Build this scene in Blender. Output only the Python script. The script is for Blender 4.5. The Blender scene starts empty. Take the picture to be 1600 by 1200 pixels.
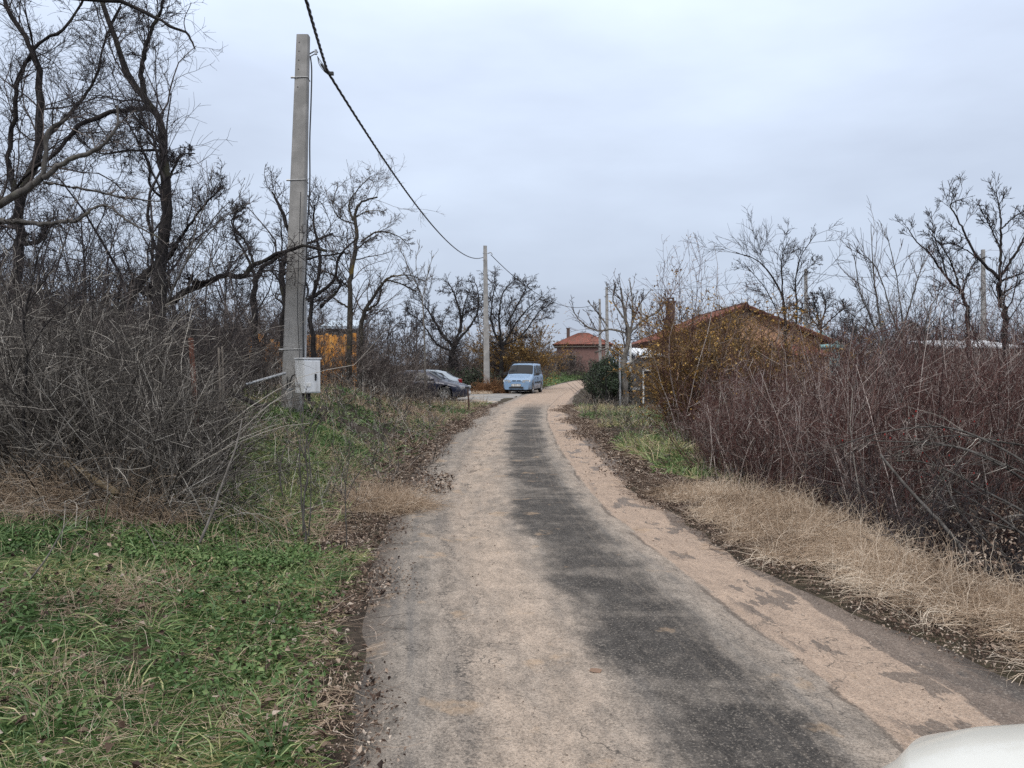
import bpy, math, random
import numpy as np
from mathutils import Vector, Matrix
R_ = math.radians
sc = bpy.context.scene
COL = sc.collection
# ------------------------------------------------------------------ camera
CAMZ = 1.6; PITCH = R_(1.29); FPX = 1200.0
cam_d = bpy.data.cameras.new('camera'); cam = bpy.data.objects.new('camera', cam_d); COL.objects.link(cam)
cam.location = (0, 0, CAMZ); cam.rotation_euler = (math.pi/2 - PITCH, 0, 0)
cam_d.sensor_width = 36; cam_d.lens = 27.0; cam_d.clip_start = 0.05; cam_d.clip_end = 3000
sc.camera = cam
# ------------------------------------------------------------------ world
SUN_EL, SUN_ROT = R_(48), R_(200)
w = bpy.data.worlds.new('World'); sc.world = w; w.use_nodes = True
nt = w.node_tree; nt.nodes.clear()
N = nt.nodes.new; Lk = nt.links.new
out = N('ShaderNodeOutputWorld'); bg = N('ShaderNodeBackground'); bg.inputs[1].default_value = 0.1
sky = N('ShaderNodeTexSky'); sky.sky_type = 'NISHITA'; sky.sun_disc = False
sky.sun_elevation = SUN_EL; sky.sun_rotation = SUN_ROT; sky.air_density = 1.0; sky.dust_density = 3.0
tc = N('ShaderNodeTexCoord'); mp = N('ShaderNodeMapping'); mp.inputs['Scale'].default_value = (1.0, 1.0, 3.0)
nz = N('ShaderNodeTexNoise'); nz.inputs['Scale'].default_value = 2.1; nz.inputs['Detail'].default_value = 5; nz.inputs['Roughness'].default_value = .5
cr = N('ShaderNodeValToRGB')
cr.color_ramp.elements[0].position = .30; cr.color_ramp.elements[0].color = (.50, .57, .70, 1)
cr.color_ramp.elements[1].position = .68; cr.color_ramp.elements[1].color = (.66, .755, .91, 1)
Lk(tc.outputs['Generated'], mp.inputs[0]); Lk(mp.outputs[0], nz.inputs[0]); Lk(nz.outputs[0], cr.inputs[0])
sx = N('ShaderNodeSeparateXYZ'); Lk(tc.outputs['Generated'], sx.inputs[0])
mr = N('ShaderNodeMapRange'); mr.interpolation_type = 'SMOOTHSTEP'; mr.inputs[1].default_value = -.15; mr.inputs[2].default_value = 1; mr.inputs[3].default_value = 8.3; mr.inputs[4].default_value = 19.0
Lk(sx.outputs[2], mr.inputs[0])
vm = N('ShaderNodeVectorMath'); vm.operation = 'SCALE'; Lk(cr.outputs[0], vm.inputs[0]); Lk(mr.outputs[0], vm.inputs['Scale'])
mx = N('ShaderNodeMix'); mx.data_type = 'RGBA'; mx.inputs[0].default_value = .93
mz = N('ShaderNodeMapRange'); mz.inputs[1].default_value = .42; mz.inputs[2].default_value = .8; Lk(sx.outputs[2], mz.inputs[0])
mw = N('ShaderNodeMix'); mw.data_type = 'RGBA'; Lk(mz.outputs[0], mw.inputs[0]); Lk(cr.outputs[0], mw.inputs[6]); mw.inputs[7].default_value = (.80, .80, .82, 1)
Lk(mw.outputs[2], vm.inputs[0])
Lk(sky.outputs[0], mx.inputs[6]); Lk(vm.outputs[0], mx.inputs[7])
Lk(mx.outputs[2], bg.inputs[0]); Lk(bg.outputs[0], out.inputs[0])
# ------------------------------------------------------------------ sun (veiled by cloud)
sd = bpy.data.lights.new('sun', 'SUN'); sd.energy = 1.4; sd.angle = R_(35); sd.color = (1, .94, .86)
so = bpy.data.objects.new('sun', sd); COL.objects.link(so)
so.rotation_euler = (math.pi/2 - SUN_EL, 0, math.pi - SUN_ROT)
sc.view_settings.view_transform = 'Standard'; sc.view_settings.look = 'None'
sc.view_settings.exposure = 0.1; sc.view_settings.gamma = 1.0
sc.cycles.max_bounces = 5; sc.cycles.diffuse_bounces = 3; sc.cycles.glossy_bounces = 2; sc.cycles.transparent_max_bounces = 8
sc.cycles.use_denoising = False
# ------------------------------------------------------------------ helpers
rng = np.random.default_rng(7)
def W(px, py, D):
    """photo pixel + forward distance -> world point"""
    f = np.array([0, math.cos(PITCH), -math.sin(PITCH)]); up = np.array([0, math.sin(PITCH), math.cos(PITCH)])
    return np.array([0, 0, CAMZ]) + D*(f + (px-800)/FPX*np.array([1., 0, 0]) + (600-py)/FPX*up)
def sstep(a, b, x):
    t = np.clip((x-a)/(b-a), 0, 1); return t*t*(3-2*t)
def sn(x, y, s, seed=0):
    """cheap smooth noise, about -1..1"""
    r = np.random.default_rng(seed+100); o = 0
    for k in range(7):
        a = r.uniform(0, 6.28); f = s*(.6+1.3*r.random()); p = r.uniform(0, 6.28); q = r.uniform(0, 6.28)
        o = o + np.sin((x*math.cos(a)+y*math.sin(a))*f + p + .8*np.sin((y*math.cos(a)-x*math.sin(a))*f*.7+q))
    return o/4.0
_cy = np.array([-12, 0, 3.8, 6.9, 9.3, 15, 22, 29, 40, 52, 71, 87, 110, 140, 200.])
_cx = np.array([1.9, 1.25, .90, .52, .31, .25, .35, .66, 1.8, 3.2, 5.9, 8.6, 17, 34, 70.])
_ys = np.arange(-12, 200, .5); _xs = np.interp(_ys, _cy, _cx)
_k = np.exp(-np.linspace(-2, 2, 5)**2); _k /= _k.sum()
_xs = np.convolve(np.pad(_xs, 2, mode='edge'), _k, 'valid')
def xc(y): return np.interp(y, _ys, _xs)
def eL(y): return xc(y) - 1.78 - .13*sn(y*0, y, 1.3, 1) - .05*sn(y*0, y, 5.2, 6)
def eR(y): return xc(y) + np.interp(y, [0, 3.8, 6.9, 9.3, 13, 18, 25, 200], [1.7, 1.7, 1.35, 1.35, 1.75, 1.65, 1.5, 1.5]) + .12*sn(y*0, y, 1.1, 2) + .05*sn(y*0, y, 4.7, 7)
def Hz(x, y):
    x = np.asarray(x, float); y = np.asarray(y, float)
    uL = eL(y) - x; uR = x - eR(y)
    HL = np.interp(y, [0, 4, 6, 9, 12, 18, 25, 31, 34, 60, 64, 100], [.15, .22, .3, .55, 1.0, 1.05, .5, .08, .0, .0, .6, .9])
    z = HL*sstep(-.1, 3.0, uL) + np.clip(uL-3, 0, 30)*.03
    HR = np.interp(y, [0, 11, 15, 22, 30, 45, 60], [1.0, 1.0, .75, .5, .3, .1, 0.])
    ws = np.interp(y, [0, 4, 9, 13, 20], [1.5, 1.3, 1.0, 1.3, 2.0])
    z = z - HR*sstep(ws, ws+1.8, uR)
    z = z + .06*sstep(0, .6, uR)*(1-sstep(1.2, 2, uR))
    d = np.maximum(uL, uR)
    park = ((y > 33) & (y < 60)).astype(float)
    z = z + sstep(.1, 1.2, d)*(.07*sn(x, y, 2.6, 3) + .06*sn(x, y, .9, 4))*(1-.85*park*(uL > 0)*(uL < 6))
    z = z - .05*(1-sstep(-.3, .02, d))
    return z
def G(px, Y, dz=0.0):
    x = (px-800)/FPX*Y
    return np.array([x, Y, float(Hz(x, Y))+dz])

def tag(o, label=None, cat=None, group=None, kind=None):
    if label: o['label'] = label
    if cat: o['category'] = cat
    if group: o['group'] = group
    if kind: o['kind'] = kind
    return o
def link(name, me, mat=None, parent=None):
    o = bpy.data.objects.new(name, me); COL.objects.link(o)
    if mat: me.materials.append(mat)
    if parent: o.parent = parent
    return o
def empty(name, loc, rz, label, cat, group=None):
    o = bpy.data.objects.new(name, None); COL.objects.link(o); o.location = tuple(loc); o.rotation_euler = (0, 0, rz)
    o.empty_display_size = .1
    return tag(o, label, cat, group)
def npmesh(name, V, F, mat, parent=None, tint=None, smooth=False, uv=None, origin=None):
    V = np.asarray(V, np.float32).reshape(-1, 3); F = np.asarray(F, np.int32); k = F.shape[1]
    if origin is not None: V = V - np.asarray(origin, np.float32)
    me = bpy.data.meshes.new(name)
    me.vertices.add(len(V)); me.vertices.foreach_set('co', V.ravel())
    me.loops.add(F.size); me.loops.foreach_set('vertex_index', F.ravel())
    me.polygons.add(len(F)); me.polygons.foreach_set('loop_start', np.arange(0, F.size, k, dtype=np.int32))
    me.polygons.foreach_set('loop_total', np.full(len(F), k, np.int32))
    me.polygons.foreach_set('use_smooth', np.full(len(F), smooth, bool))
    if tint is not None:
        a = me.attributes.new('tint', 'FLOAT', 'POINT'); a.data.foreach_set('value', np.asarray(tint, np.float32))
    if uv is not None:
        l = me.uv_layers.new(name='UVMap'); l.data.foreach_set('uv', np.asarray(uv, np.float32)[F.ravel()].ravel())
    me.update(calc_edges=True); 
    o = link(name, me, mat, parent)
    if origin is not None and parent is None: o.location = tuple(origin)
    return o
class Acc:
    """collects quads with a tint"""
    def __init__(s): s.V = []; s.F = []; s.T = []; s.n = 0
    def add(s, V, F, T):
        s.V.append(V); s.F.append(F+s.n); s.T.append(T); s.n += len(V)
    def tubes(s, P, R, sides=3, tint=None):
        M, n1, _ = P.shape
        if M == 0: return
        T = np.gradient(P, axis=1); T /= np.linalg.norm(T, axis=2, keepdims=True)+1e-9
        ref = np.tile(np.array([.31, .52, .17]), (M, 1)) + .4*np.cross(T[:, 0], np.array([.7, -.4, .9]))
        A = np.cross(T, ref[:, None, :]); A /= np.linalg.norm(A, axis=2, keepdims=True)+1e-9
        B = np.cross(T, A)
        th = np.arange(sides)*2*math.pi/sides
        V = P[:, :, None, :] + R[:, :, None, None]*(np.cos(th)[None, None, :, None]*A[:, :, None, :] + np.sin(th)[None, None, :, None]*B[:, :, None, :])
        idx = np.arange(M*n1*sides).reshape(M, n1, sides)
        a = idx[:, :-1, :]; b = np.roll(a, -1, axis=2); c = idx[:, 1:, :]; d = np.roll(c, -1, axis=2)
        F = np.stack([a, b, d, c], -1).reshape(-1, 4)
        if tint is None: tint = rng.random(M)
        s.add(V.reshape(-1, 3), F, np.repeat(tint, n1*sides))
    def blades(s, P, Wd, tint=None, flat=False):
        M, n1, _ = P.shape
        T = np.gradient(P, axis=1)
        a = rng.uniform(0, 6.28, M); ref = np.stack([np.cos(a), np.sin(a), 0*a], 1)
        A = np.cross(T, ref[:, None, :]) if not flat else np.cross(T, np.array([0, 0, 1.]))
        A /= np.linalg.norm(A, axis=2, keepdims=True)+1e-9
        t = np.linspace(0, 1, n1); prof = np.minimum(1, .55+1.5*t)*(1-t**2.2)+.03
        w_ = Wd[:, None]*prof[None]
        V = np.stack([P-A*w_[..., None], P+A*w_[..., None]], 2)
        idx = np.arange(M*n1*2).reshape(M, n1, 2)
        F = np.stack([idx[:, :-1, 0], idx[:, :-1, 1], idx[:, 1:, 1], idx[:, 1:, 0]], -1).reshape(-1, 4)
        if tint is None: tint = rng.random(M)
        s.add(V.reshape(-1, 3), F, np.repeat(tint, n1*2))
    def leaves(s, C, size, tint=None, up=0.0, asp=.6, curl=.25):
        M = len(C)
        if M == 0: return
        n = rng.normal(size=(M, 3)); n[:, 2] += up; n /= np.linalg.norm(n, axis=1, keepdims=True)
        a = np.cross(n, rng.normal(size=(M, 3))); a /= np.linalg.norm(a, axis=1, keepdims=True); b = np.cross(n, a)
        size = np.broadcast_to(size, (M,))[:, None]
        V = np.stack([C-a*size, C-b*size*asp+n*size*curl, C+a*size, C+b*size*asp+n*size*curl], 1)
        F = np.arange(M*4).reshape(M, 4)
        if tint is None: tint = rng.random(M)
        s.add(V.reshape(-1, 3), F, np.repeat(tint, 4))
    def build(s, name, mat, parent=None, smooth=False, origin=None):
        return npmesh(name, np.concatenate(s.V), np.concatenate(s.F), mat, parent, np.concatenate(s.T), smooth, None, origin)
def grow(S, D, L, n, wander=.15, trop=(0, 0, 0), tropvar=0):
    M = len(S); P = np.empty((M, n+1, 3)); P[:, 0] = S; d = D/(np.linalg.norm(D, axis=1, keepdims=True)+1e-9)
    tr = np.asarray(trop, float)[None]*(1+tropvar*rng.normal(size=(M, 1)))
    for i in range(n):
        d = d + rng.normal(0, wander, (M, 3)) + tr; d /= np.linalg.norm(d, axis=1, keepdims=True)+1e-9
        P[:, i+1] = P[:, i] + d*(L/n)[:, None]
    return P
def taper(r0, r1, n):
    t = np.linspace(0, 1, n+1)[None]; return r0[:, None]*(1-t) + r1[:, None]*t
def spawn(P, R, k, t0=.2, t1=1., ang=(.5, 1.0), lf=.5, rf=.6, rmin=.002, up=0., n=4, wander=.15, trop=(0, 0, .05), lshrink=.5, tropvar=0, endr=.5):
    M, n1, _ = P.shape
    L = np.linalg.norm(np.diff(P, axis=1), axis=2).sum(1)
    i = np.repeat(np.arange(M), k); K = len(i)
    t = rng.uniform(t0, t1, K)*(n1-1); j = np.minimum(t.astype(int), n1-2); f = (t-j)[:, None]
    S = P[i, j]*(1-f) + P[i, j+1]*f; T = P[i, j+1]-P[i, j]; T /= np.linalg.norm(T, axis=1, keepdims=True)+1e-9
    r = R[i, j]*(1-f[:, 0]) + R[i, j+1]*f[:, 0]
    q = np.cross(T, rng.normal(size=(K, 3))); q /= np.linalg.norm(q, axis=1, keepdims=True)+1e-9
    a = rng.uniform(ang[0], ang[1], K)[:, None]
    D = T*np.cos(a) + q*np.sin(a); D[:, 2] += up
    ln = L[i]*lf*(1-lshrink*t/(n1-1))*rng.uniform(.55, 1.25, K)
    rr = np.maximum(r*rf*rng.uniform(.7, 1.1, K), rmin)
    P2 = grow(S, D, ln, n, wander, trop, tropvar)
    return P2, taper(rr, np.maximum(rr*endr*.6, rmin*.6), n)
def catmull(pts, rad, sub=5):
    pts = np.asarray(pts, float); rad = np.asarray(rad, float)
    p = np.vstack([2*pts[0]-pts[1], pts, 2*pts[-1]-pts[-2]]); o = []; r = []
    for i in range(1, len(p)-2):
        for k in range(sub):
            t = k/sub
            o.append(.5*((2*p[i]) + (-p[i-1]+p[i+1])*t + (2*p[i-1]-5*p[i]+4*p[i+1]-p[i+2])*t*t + (-p[i-1]+3*p[i]-3*p[i+1]+p[i+2])*t**3))
            r.append(rad[i-1]*(1-t)+rad[i]*t)
    o.append(pts[-1]); r.append(rad[-1])
    return np.array(o), np.array(r)
class MB:
    """boxes, bars, tubes and polygons joined into one mesh"""
    def __init__(s): s.v = []; s.f = []
    def add(s, v, f):
        n = len(s.v); s.v += [tuple(map(float, p)) for p in v]; s.f += [tuple(i+n for i in q) for q in f]; return s
    def box(s, c, d, rz=0, rx=0, ry=0):
        m = Matrix.Rotation(rz, 3, 'Z') @ Matrix.Rotation(ry, 3, 'Y') @ Matrix.Rotation(rx, 3, 'X')
        v = [tuple(Vector(c) + m @ Vector((d[0]/2*i, d[1]/2*j, d[2]/2*k))) for i in (-1, 1) for j in (-1, 1) for k in (-1, 1)]
        return s.add(v, [(0, 1, 3, 2), (4, 6, 7, 5), (0, 4, 5, 1), (2, 3, 7, 6), (0, 2, 6, 4), (1, 5, 7, 3)])
    def cyl(s, a, b, r0, r1=None, n=12):
        r1 = r0 if r1 is None else r1; a = Vector(a); b = Vector(b); t = (b-a).normalized()
        u = t.cross(Vector((0, 0, 1)) if abs(t.z) < .9 else Vector((1, 0, 0))).normalized(); w_ = t.cross(u)
        v = []
        for p, r in ((a, r0), (b, r1)):
            for k in range(n):
                th = 2*math.pi*k/n; v.append(p + u*r*math.cos(th) + w_*r*math.sin(th))
        return s.add(v, [(k, (k+1) % n, n+(k+1) % n, n+k) for k in range(n)] + [tuple(range(n))[::-1], tuple(range(n, 2*n))])
    def tube(s, pts, r, n=6):
        pts = [Vector(tuple(p)) for p in pts]; v = []; m = len(pts)
        rr = r if hasattr(r, '__len__') else [r]*m
        u = None
        for i, p in enumerate(pts):
            t = (pts[min(i+1, m-1)]-pts[max(i-1, 0)]).normalized()
            if u is None: u = t.cross(Vector((0, 0, 1)) if abs(t.z) < .9 else Vector((1, 0, 0))).normalized()
            u = (u - t*u.dot(t)).normalized(); q = t.cross(u)
            for k in range(n):
                th = 2*math.pi*k/n; v.append(p + (u*math.cos(th)+q*math.sin(th))*rr[i])
        f = [(i*n+k, i*n+(k+1) % n, (i+1)*n+(k+1) % n, (i+1)*n+k) for i in range(m-1) for k in range(n)]
        return s.add(v, f + [tuple(range(n))[::-1], tuple(range((m-1)*n, m*n))])
    def prism(s, poly, axis_vec):
        n = len(poly); a = [Vector(p) for p in poly]; b = [p+Vector(axis_vec) for p in a]
        return s.add(a+b, [tuple(range(n))[::-1], tuple(range(n, 2*n))] + [(k, (k+1) % n, n+(k+1) % n, n+k) for k in range(n)])
    def build(s, name, mat, parent=None, smooth=False, bevel=0, loc=None):
        me = bpy.data.meshes.new(name); me.from_pydata(s.v, [], s.f); me.update()
        if smooth: me.polygons.foreach_set('use_smooth', [True]*len(me.polygons))
        o = link(name, me, mat, parent)
        if bevel:
            b = o.modifiers.new('bevel', 'BEVEL'); b.width = bevel; b.segments = 2; b.limit_method = 'ANGLE'
        if loc is not None: o.location = tuple(loc)
        return o
# ------------------------------------------------------------------ materials
class NT:
    def __init__(s, name):
        s.m = bpy.data.materials.new(name); s.m.use_nodes = True; s.t = s.m.node_tree
        s.b = s.t.nodes['Principled BSDF']
    def n(s, typ, **kw):
        o = s.t.nodes.new(typ)
        for k, v in kw.items(): setattr(o, k, v)
        return o
    def l(s, a, b): s.t.links.new(a, b)
    def setin(s, sock, v):
        if hasattr(v, 'is_linked') or isinstance(v, bpy.types.NodeSocket): s.l(v, sock)
        else: sock.default_value = v
    def math(s, op, a, b=0.0, c=None, clamp=False):
        o = s.n('ShaderNodeMath', operation=op, use_clamp=clamp); s.setin(o.inputs[0], a); s.setin(o.inputs[1], b)
        if c is not None: s.setin(o.inputs[2], c)
        return o.outputs[0]
    def mr(s, v, a, b, c=0., d=1., smooth=True):
        o = s.n('ShaderNodeMapRange', interpolation_type='SMOOTHSTEP' if smooth else 'LINEAR')
        s.setin(o.inputs[0], v)
        for i, q in enumerate((a, b, c, d)): s.setin(o.inputs[i+1], q)
        return o.outputs[0]
    def noise(s, vec, scale, detail=4, rough=.55, dist=0):
        o = s.n('ShaderNodeTexNoise'); o.inputs['Scale'].default_value = scale; o.inputs['Detail'].default_value = detail
        o.inputs['Roughness'].default_value = rough; o.inputs['Distortion'].default_value = dist
        if vec is not None: s.l(vec, o.inputs[0])
        return o.outputs[0]
    def vor(s, vec, scale):
        o = s.n('ShaderNodeTexVoronoi'); o.inputs['Scale'].default_value = scale; s.l(vec, o.inputs[0]); return o.outputs['Distance']
    def mapv(s, vec, scale=(1, 1, 1), loc=(0, 0, 0)):
        o = s.n('ShaderNodeMapping'); o.inputs['Scale'].default_value = scale; o.inputs['Location'].default_value = loc
        s.l(vec, o.inputs[0]); return o.outputs[0]
    def mix(s, f, a, b, mode='MIX'):
        o = s.n('ShaderNodeMix', data_type='RGBA', blend_type=mode); s.setin(o.inputs[0], f)
        for i, q in ((6, a), (7, b)):
            if isinstance(q, tuple): o.inputs[i].default_value = (q + (1,))[:4]
            else: s.l(q, o.inputs[i])
        return o.outputs[2]
    def ramp(s, v, stops):
        o = s.n('ShaderNodeValToRGB'); e = o.color_ramp.elements
        while len(e) < len(stops): e.new(.5)
        for q, (p, c) in zip(e, stops): q.position = p; q.color = (*c, 1)
        s.setin(o.inputs[0], v); return o.outputs[0]
    def coord(s, k='Object'): return s.n('ShaderNodeTexCoord').outputs[k]
    def bump(s, h, strength=.4, dist=.01):
        o = s.n('ShaderNodeBump'); o.inputs['Strength'].default_value = strength; o.inputs['Distance'].default_value = dist
        s.l(h, o.inputs['Height']); s.l(o.outputs[0], s.b.inputs['Normal'])
    def fin(s, col=None, rough=.8, metal=0, spec=None):
        if col is not None:
            if isinstance(col, tuple): s.b.inputs['Base Color'].default_value = (col+(1,))[:4]
            else: s.l(col, s.b.inputs['Base Color'])
        s.setin(s.b.inputs['Roughness'], rough); s.b.inputs['Metallic'].default_value = metal
        if spec is not None: s.b.inputs['Specular IOR Level'].default_value = spec
        return s.m
def tint_mat(name, stops, rough=.85, spec=.2, nscale=3.):
    m = NT(name); a = m.n('ShaderNodeAttribute', attribute_name='tint')
    v = m.math('ADD', a.outputs['Fac'], m.math('MULTIPLY', m.math('SUBTRACT', m.noise(m.coord(), nscale, 2), .5), .5), clamp=True)
    return m.fin(m.ramp(v, stops), rough, spec=spec)
def simple(name, c, rough=.6, metal=0, var=.25, scale=8, bump=0, c2=None):
    m = NT(name); n_ = m.noise(m.coord(), scale, 5)
    c2 = c2 or tuple(x*(1-var) for x in c)
    if bump: m.bump(n_, bump, .01)
    return m.fin(m.mix(m.mr(n_, .35, .65), c2, c), rough, metal)
def bark(name, c1, c2, c3, s=1.0):
    m = NT(name); o = m.coord(); n1 = m.noise(m.mapv(o, (1, 1, .25)), 22*s, 6, .7); n2 = m.noise(o, 2.3*s, 3)
    a = m.n('ShaderNodeAttribute', attribute_name='tint')
    c = m.mix(m.mr(n1, .35, .7), c1, c2); c = m.mix(m.mr(n2, .55, .7), c, c3)
    m.bump(n1, .8, .02); return m.fin(c, .9, spec=.15)
M = {}
M['bark_dark'] = bark('dark_bark', (.012, .011, .012), (.05, .044, .042), (.06, .058, .04))
M['bark_grey'] = bark('grey_bark', (.06, .055, .05), (.15, .14, .13), (.12, .12, .09))
M['bark_lichen'] = bark('lichen_bark', (.03, .026, .022), (.09, .08, .065), (.17, .12, .035))
M['bark_pale'] = bark('pale_bark', (.10, .09, .08), (.22, .205, .185), (.15, .14, .12))
M['twig_dark'] = tint_mat('dark_twigs', [(0, (.018, .016, .018)), (.6, (.05, .043, .044)), (1, (.10, .085, .08))])
M['twig_brown'] = tint_mat('brown_twigs', [(0, (.022, .018, .017)), (.5, (.065, .052, .047)), (.8, (.16, .13, .115)), (1, (.31, .27, .24))])
M['twig_grey'] = tint_mat('grey_bramble', [(0, (.015, .013, .012)), (.45, (.06, .052, .047)), (.7, (.15, .135, .118)), (.87, (.34, .31, .27)), (1, (.58, .54, .48))])
M['twig_red'] = tint_mat('red_brown_stems', [(0, (.022, .014, .014)), (.38, (.085, .038, .034)), (.66, (.15, .085, .072)), (.82, (.28, .23, .21)), (1, (.52, .46, .42))])
M['twig_yellow'] = tint_mat('ochre_twigs', [(0, (.05, .035, .02)), (.5, (.15, .095, .045)), (1, (.26, .18, .09))])
M['bud_orange'] = tint_mat('ochre_leaves', [(0, (.13, .07, .022)), (.5, (.30, .175, .055)), (1, (.46, .30, .10))])
M['straw'] = tint_mat('straw_grass', [(0, (.11, .075, .05)), (.35, (.33, .24, .165)), (.7, (.48, .375, .275)), (1, (.70, .60, .48))], rough=.7)
M['blade'] = tint_mat('green_blades', [(0, (.035, .075, .018)), (.25, (.075, .14, .045)), (.5, (.16, .235, .09)), (.74, (.28, .32, .13)), (.9, (.42, .37, .19)), (1, (.55, .45, .29))], rough=.5, spec=.4)
M['clover'] = tint_mat('small_green_leaves', [(0, (.03, .06, .018)), (.5, (.065, .125, .035)), (.85, (.15, .21, .075)), (1, (.22, .17, .09))], rough=.6, spec=.3)
M['litter'] = tint_mat('dead_leaves', [(0, (.03, .02, .017)), (.35, (.10, .065, .048)), (.65, (.20, .145, .11)), (.85, (.36, .28, .22)), (1, (.50, .43, .36))])
M['evergreen'] = tint_mat('dark_evergreen', [(0, (.012, .022, .012)), (.6, (.03, .05, .025)), (1, (.075, .10, .05))], rough=.5, spec=.4)
M['deadconifer'] = tint_mat('dead_conifer', [(0, (.07, .035, .018)), (.6, (.18, .09, .045)), (1, (.30, .17, .08))])
M['berry'] = simple('red_hips', (.30, .02, .015), .4)
def concrete(name, base, dark):
    m = NT(name); o = m.coord(); n1 = m.noise(o, 3, 6, .6); n2 = m.noise(m.mapv(o, (1, 1, .06)), 14, 4); n3 = m.noise(o, 120, 3)
    c = m.mix(m.mr(n1, .35, .7), dark, base); c = m.mix(m.math('MULTIPLY', m.mr(n2, .5, .75), .45), c, dark)
    c = m.mix(m.math('MULTIPLY', m.mr(n3, .62, .75), .35), c, tuple(x*1.3 for x in base))
    m.bump(n3, .3, .004); return m.fin(c, .9)
M['pole'] = concrete('pole_concrete', (.36, .35, .335), (.24, .235, .225))
M['concrete'] = concrete('old_concrete', (.38, .36, .33), (.20, .19, .17))
M['black'] = simple('black_rubber', (.02, .02, .021), .6)
M['cable'] = simple('black_cable', (.015, .015, .017), .5)
M['steel'] = simple('galvanised_steel', (.42, .43, .44), .45, .7)
M['rust'] = simple('rusty_steel', (.10, .055, .04), .85, 0, .5, 14, .3)
M['postred'] = simple('old_red_paint', (.20, .075, .045), .8, 0, .5, 12)
M['glass'] = NT('car_glass').fin((.012, .014, .017), .08, 0, .32)
M['chrome'] = simple('bright_alloy', (.62, .63, .65), .3, .8, .1)
def stained(name, base, dirt, rough=.45, vs=.05, amt=.6, scale=16):
    m = NT(name); o = m.coord(); n1 = m.noise(m.mapv(o, (1, 1, vs)), scale, 5, .65); n2 = m.noise(o, 4, 4)
    f = m.math('MULTIPLY', m.mr(n1, .5, .72), m.mr(n2, .3, .7)); c = m.mix(m.math('MULTIPLY', f, amt), base, dirt)
    return m.fin(c, rough)
M['boxwhite'] = stained('weathered_white_enamel', (.66, .68, .70), (.22, .21, .20), .5)
def paint(name, c, coat=.6, rough=.35, metal=.3):
    m = NT(name); o = m.coord(); n1 = m.noise(o, 5, 5)
    col = m.mix(m.mr(n1, .4, .75, 0, .25), c, tuple(.6*x+.4*y for x, y in zip(c, (.3, .27, .23))))
    m.b.inputs['Coat Weight'].default_value = coat; m.b.inputs['Coat Roughness'].default_value = .08
    return m.fin(col, rough, metal)
M['vanblue'] = paint('light_blue_paint', (.19, .30, .45), metal=.0, coat=.4)
M['navy'] = paint('navy_paint', (.009, .013, .034))
M['silver'] = paint('silver_blue_paint', (.27, .32, .37))
M['cream'] = paint('off_white_paint', (.66, .65, .585), metal=0, rough=.4)
M['lamp'] = NT('lamp_lens').fin((.38, .41, .44), .12, .2)
M['redlamp'] = NT('red_lens').fin((.16, .012, .012), .2)
M['white'] = simple('white_plastic', (.72, .72, .7), .5, 0, .08)
M['ink'] = NT('black_lettering').fin((.02, .02, .02), .5)

def tiles(name, c1, c2, c3):
    m = NT(name); o = m.coord('UV'); n1 = m.noise(o, 1.2, 5, .7); n2 = m.noise(o, 9, 3)
    br = m.n('ShaderNodeTexBrick'); m.l(o, br.inputs[0]); br.inputs['Scale'].default_value = 3.2; br.inputs['Mortar Size'].default_value = .03
    br.inputs['Color1'].default_value = (1, 1, 1, 1); br.inputs['Color2'].default_value = (.7, .7, .7, 1); br.inputs['Mortar'].default_value = (.3, .3, .3, 1)
    c = m.mix(m.mr(n1, .4, .65), c1, c2); c = m.mix(m.mr(n2, .6, .7), c, c3); c = m.mix(1., c, br.outputs[0], 'MULTIPLY')
    m.bump(br.outputs[0], .6, .03); return m.fin(c, .85)
M['tile'] = tiles('red_roof_tiles', (.30, .095, .055), (.17, .065, .045), (.30, .18, .13))
M['tileold'] = tiles('old_roof_tiles', (.34, .11, .075), (.20, .10, .07), (.22, .19, .15))
M['plaster_pink'] = stained('faded_pink_plaster', (.20, .115, .10), (.10, .08, .075), .9, .3, .9, 5)
M['plaster_orange'] = stained('peach_plaster', (.55, .33, .20), (.34, .22, .15), .9, .3, .8, 3)
M['brickdark'] = stained('sooty_brick', (.10, .065, .055), (.04, .035, .035), .9, .3, .8, 8)
M['wood'] = stained('grey_weathered_wood', (.22, .19, .16), (.08, .07, .06), .85, .08, .9, 12)
M['teal'] = stained('teal_sheet_metal', (.20, .36, .36), (.12, .2, .2), .5)
M['whitemetal'] = stained('white_sheet_metal', (.68, .70, .72), (.3, .3, .3), .45)
M['bluemetal'] = stained('pale_blue_sheet', (.45, .53, .60), (.3, .3, .3), .5)
M['mauve'] = stained('faded_mauve_sheet', (.14, .085, .085), (.06, .045, .045), .85)
M['ochre'] = stained('ochre_board', (.17, .125, .07), (.08, .065, .045), .85, .2)
m = NT('orange_slab_wood'); o = m.coord(); g = m.noise(m.mapv(o, (1, 1, .12)), 9, 5, .7); h = m.noise(o, 3.5, 3)
M['orangewood'] = m.fin(m.mix(m.mr(h, .45, .62), m.ramp(g, [(.3, (.24, .09, .02)), (.5, (.66, .28, .05)), (.7, (.85, .48, .14))]), (.16, .085, .04)), .8)
# ground
m = NT('verge_soil'); o = m.coord()
n1 = m.noise(o, .7, 5, .6); n2 = m.noise(o, 7, 6, .7); n3 = m.noise(o, 60, 4, .7)
c = m.mix(m.mr(n2, .35, .7), (.03, .023, .018), (.10, .078, .058)); c = m.mix(m.mr(n1, .45, .6), c, m.mix(m.mr(n2, .4, .6), (.045, .038, .024), (.075, .066, .04)))
c = m.mix(m.math('MULTIPLY', m.mr(n3, .55, .7), .5), c, (.19, .155, .12))
m.bump(m.math('ADD', n2, m.math('MULTIPLY', n3, .3)), 1., .05); M['soil'] = m.fin(c, .95, spec=.15)
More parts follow.
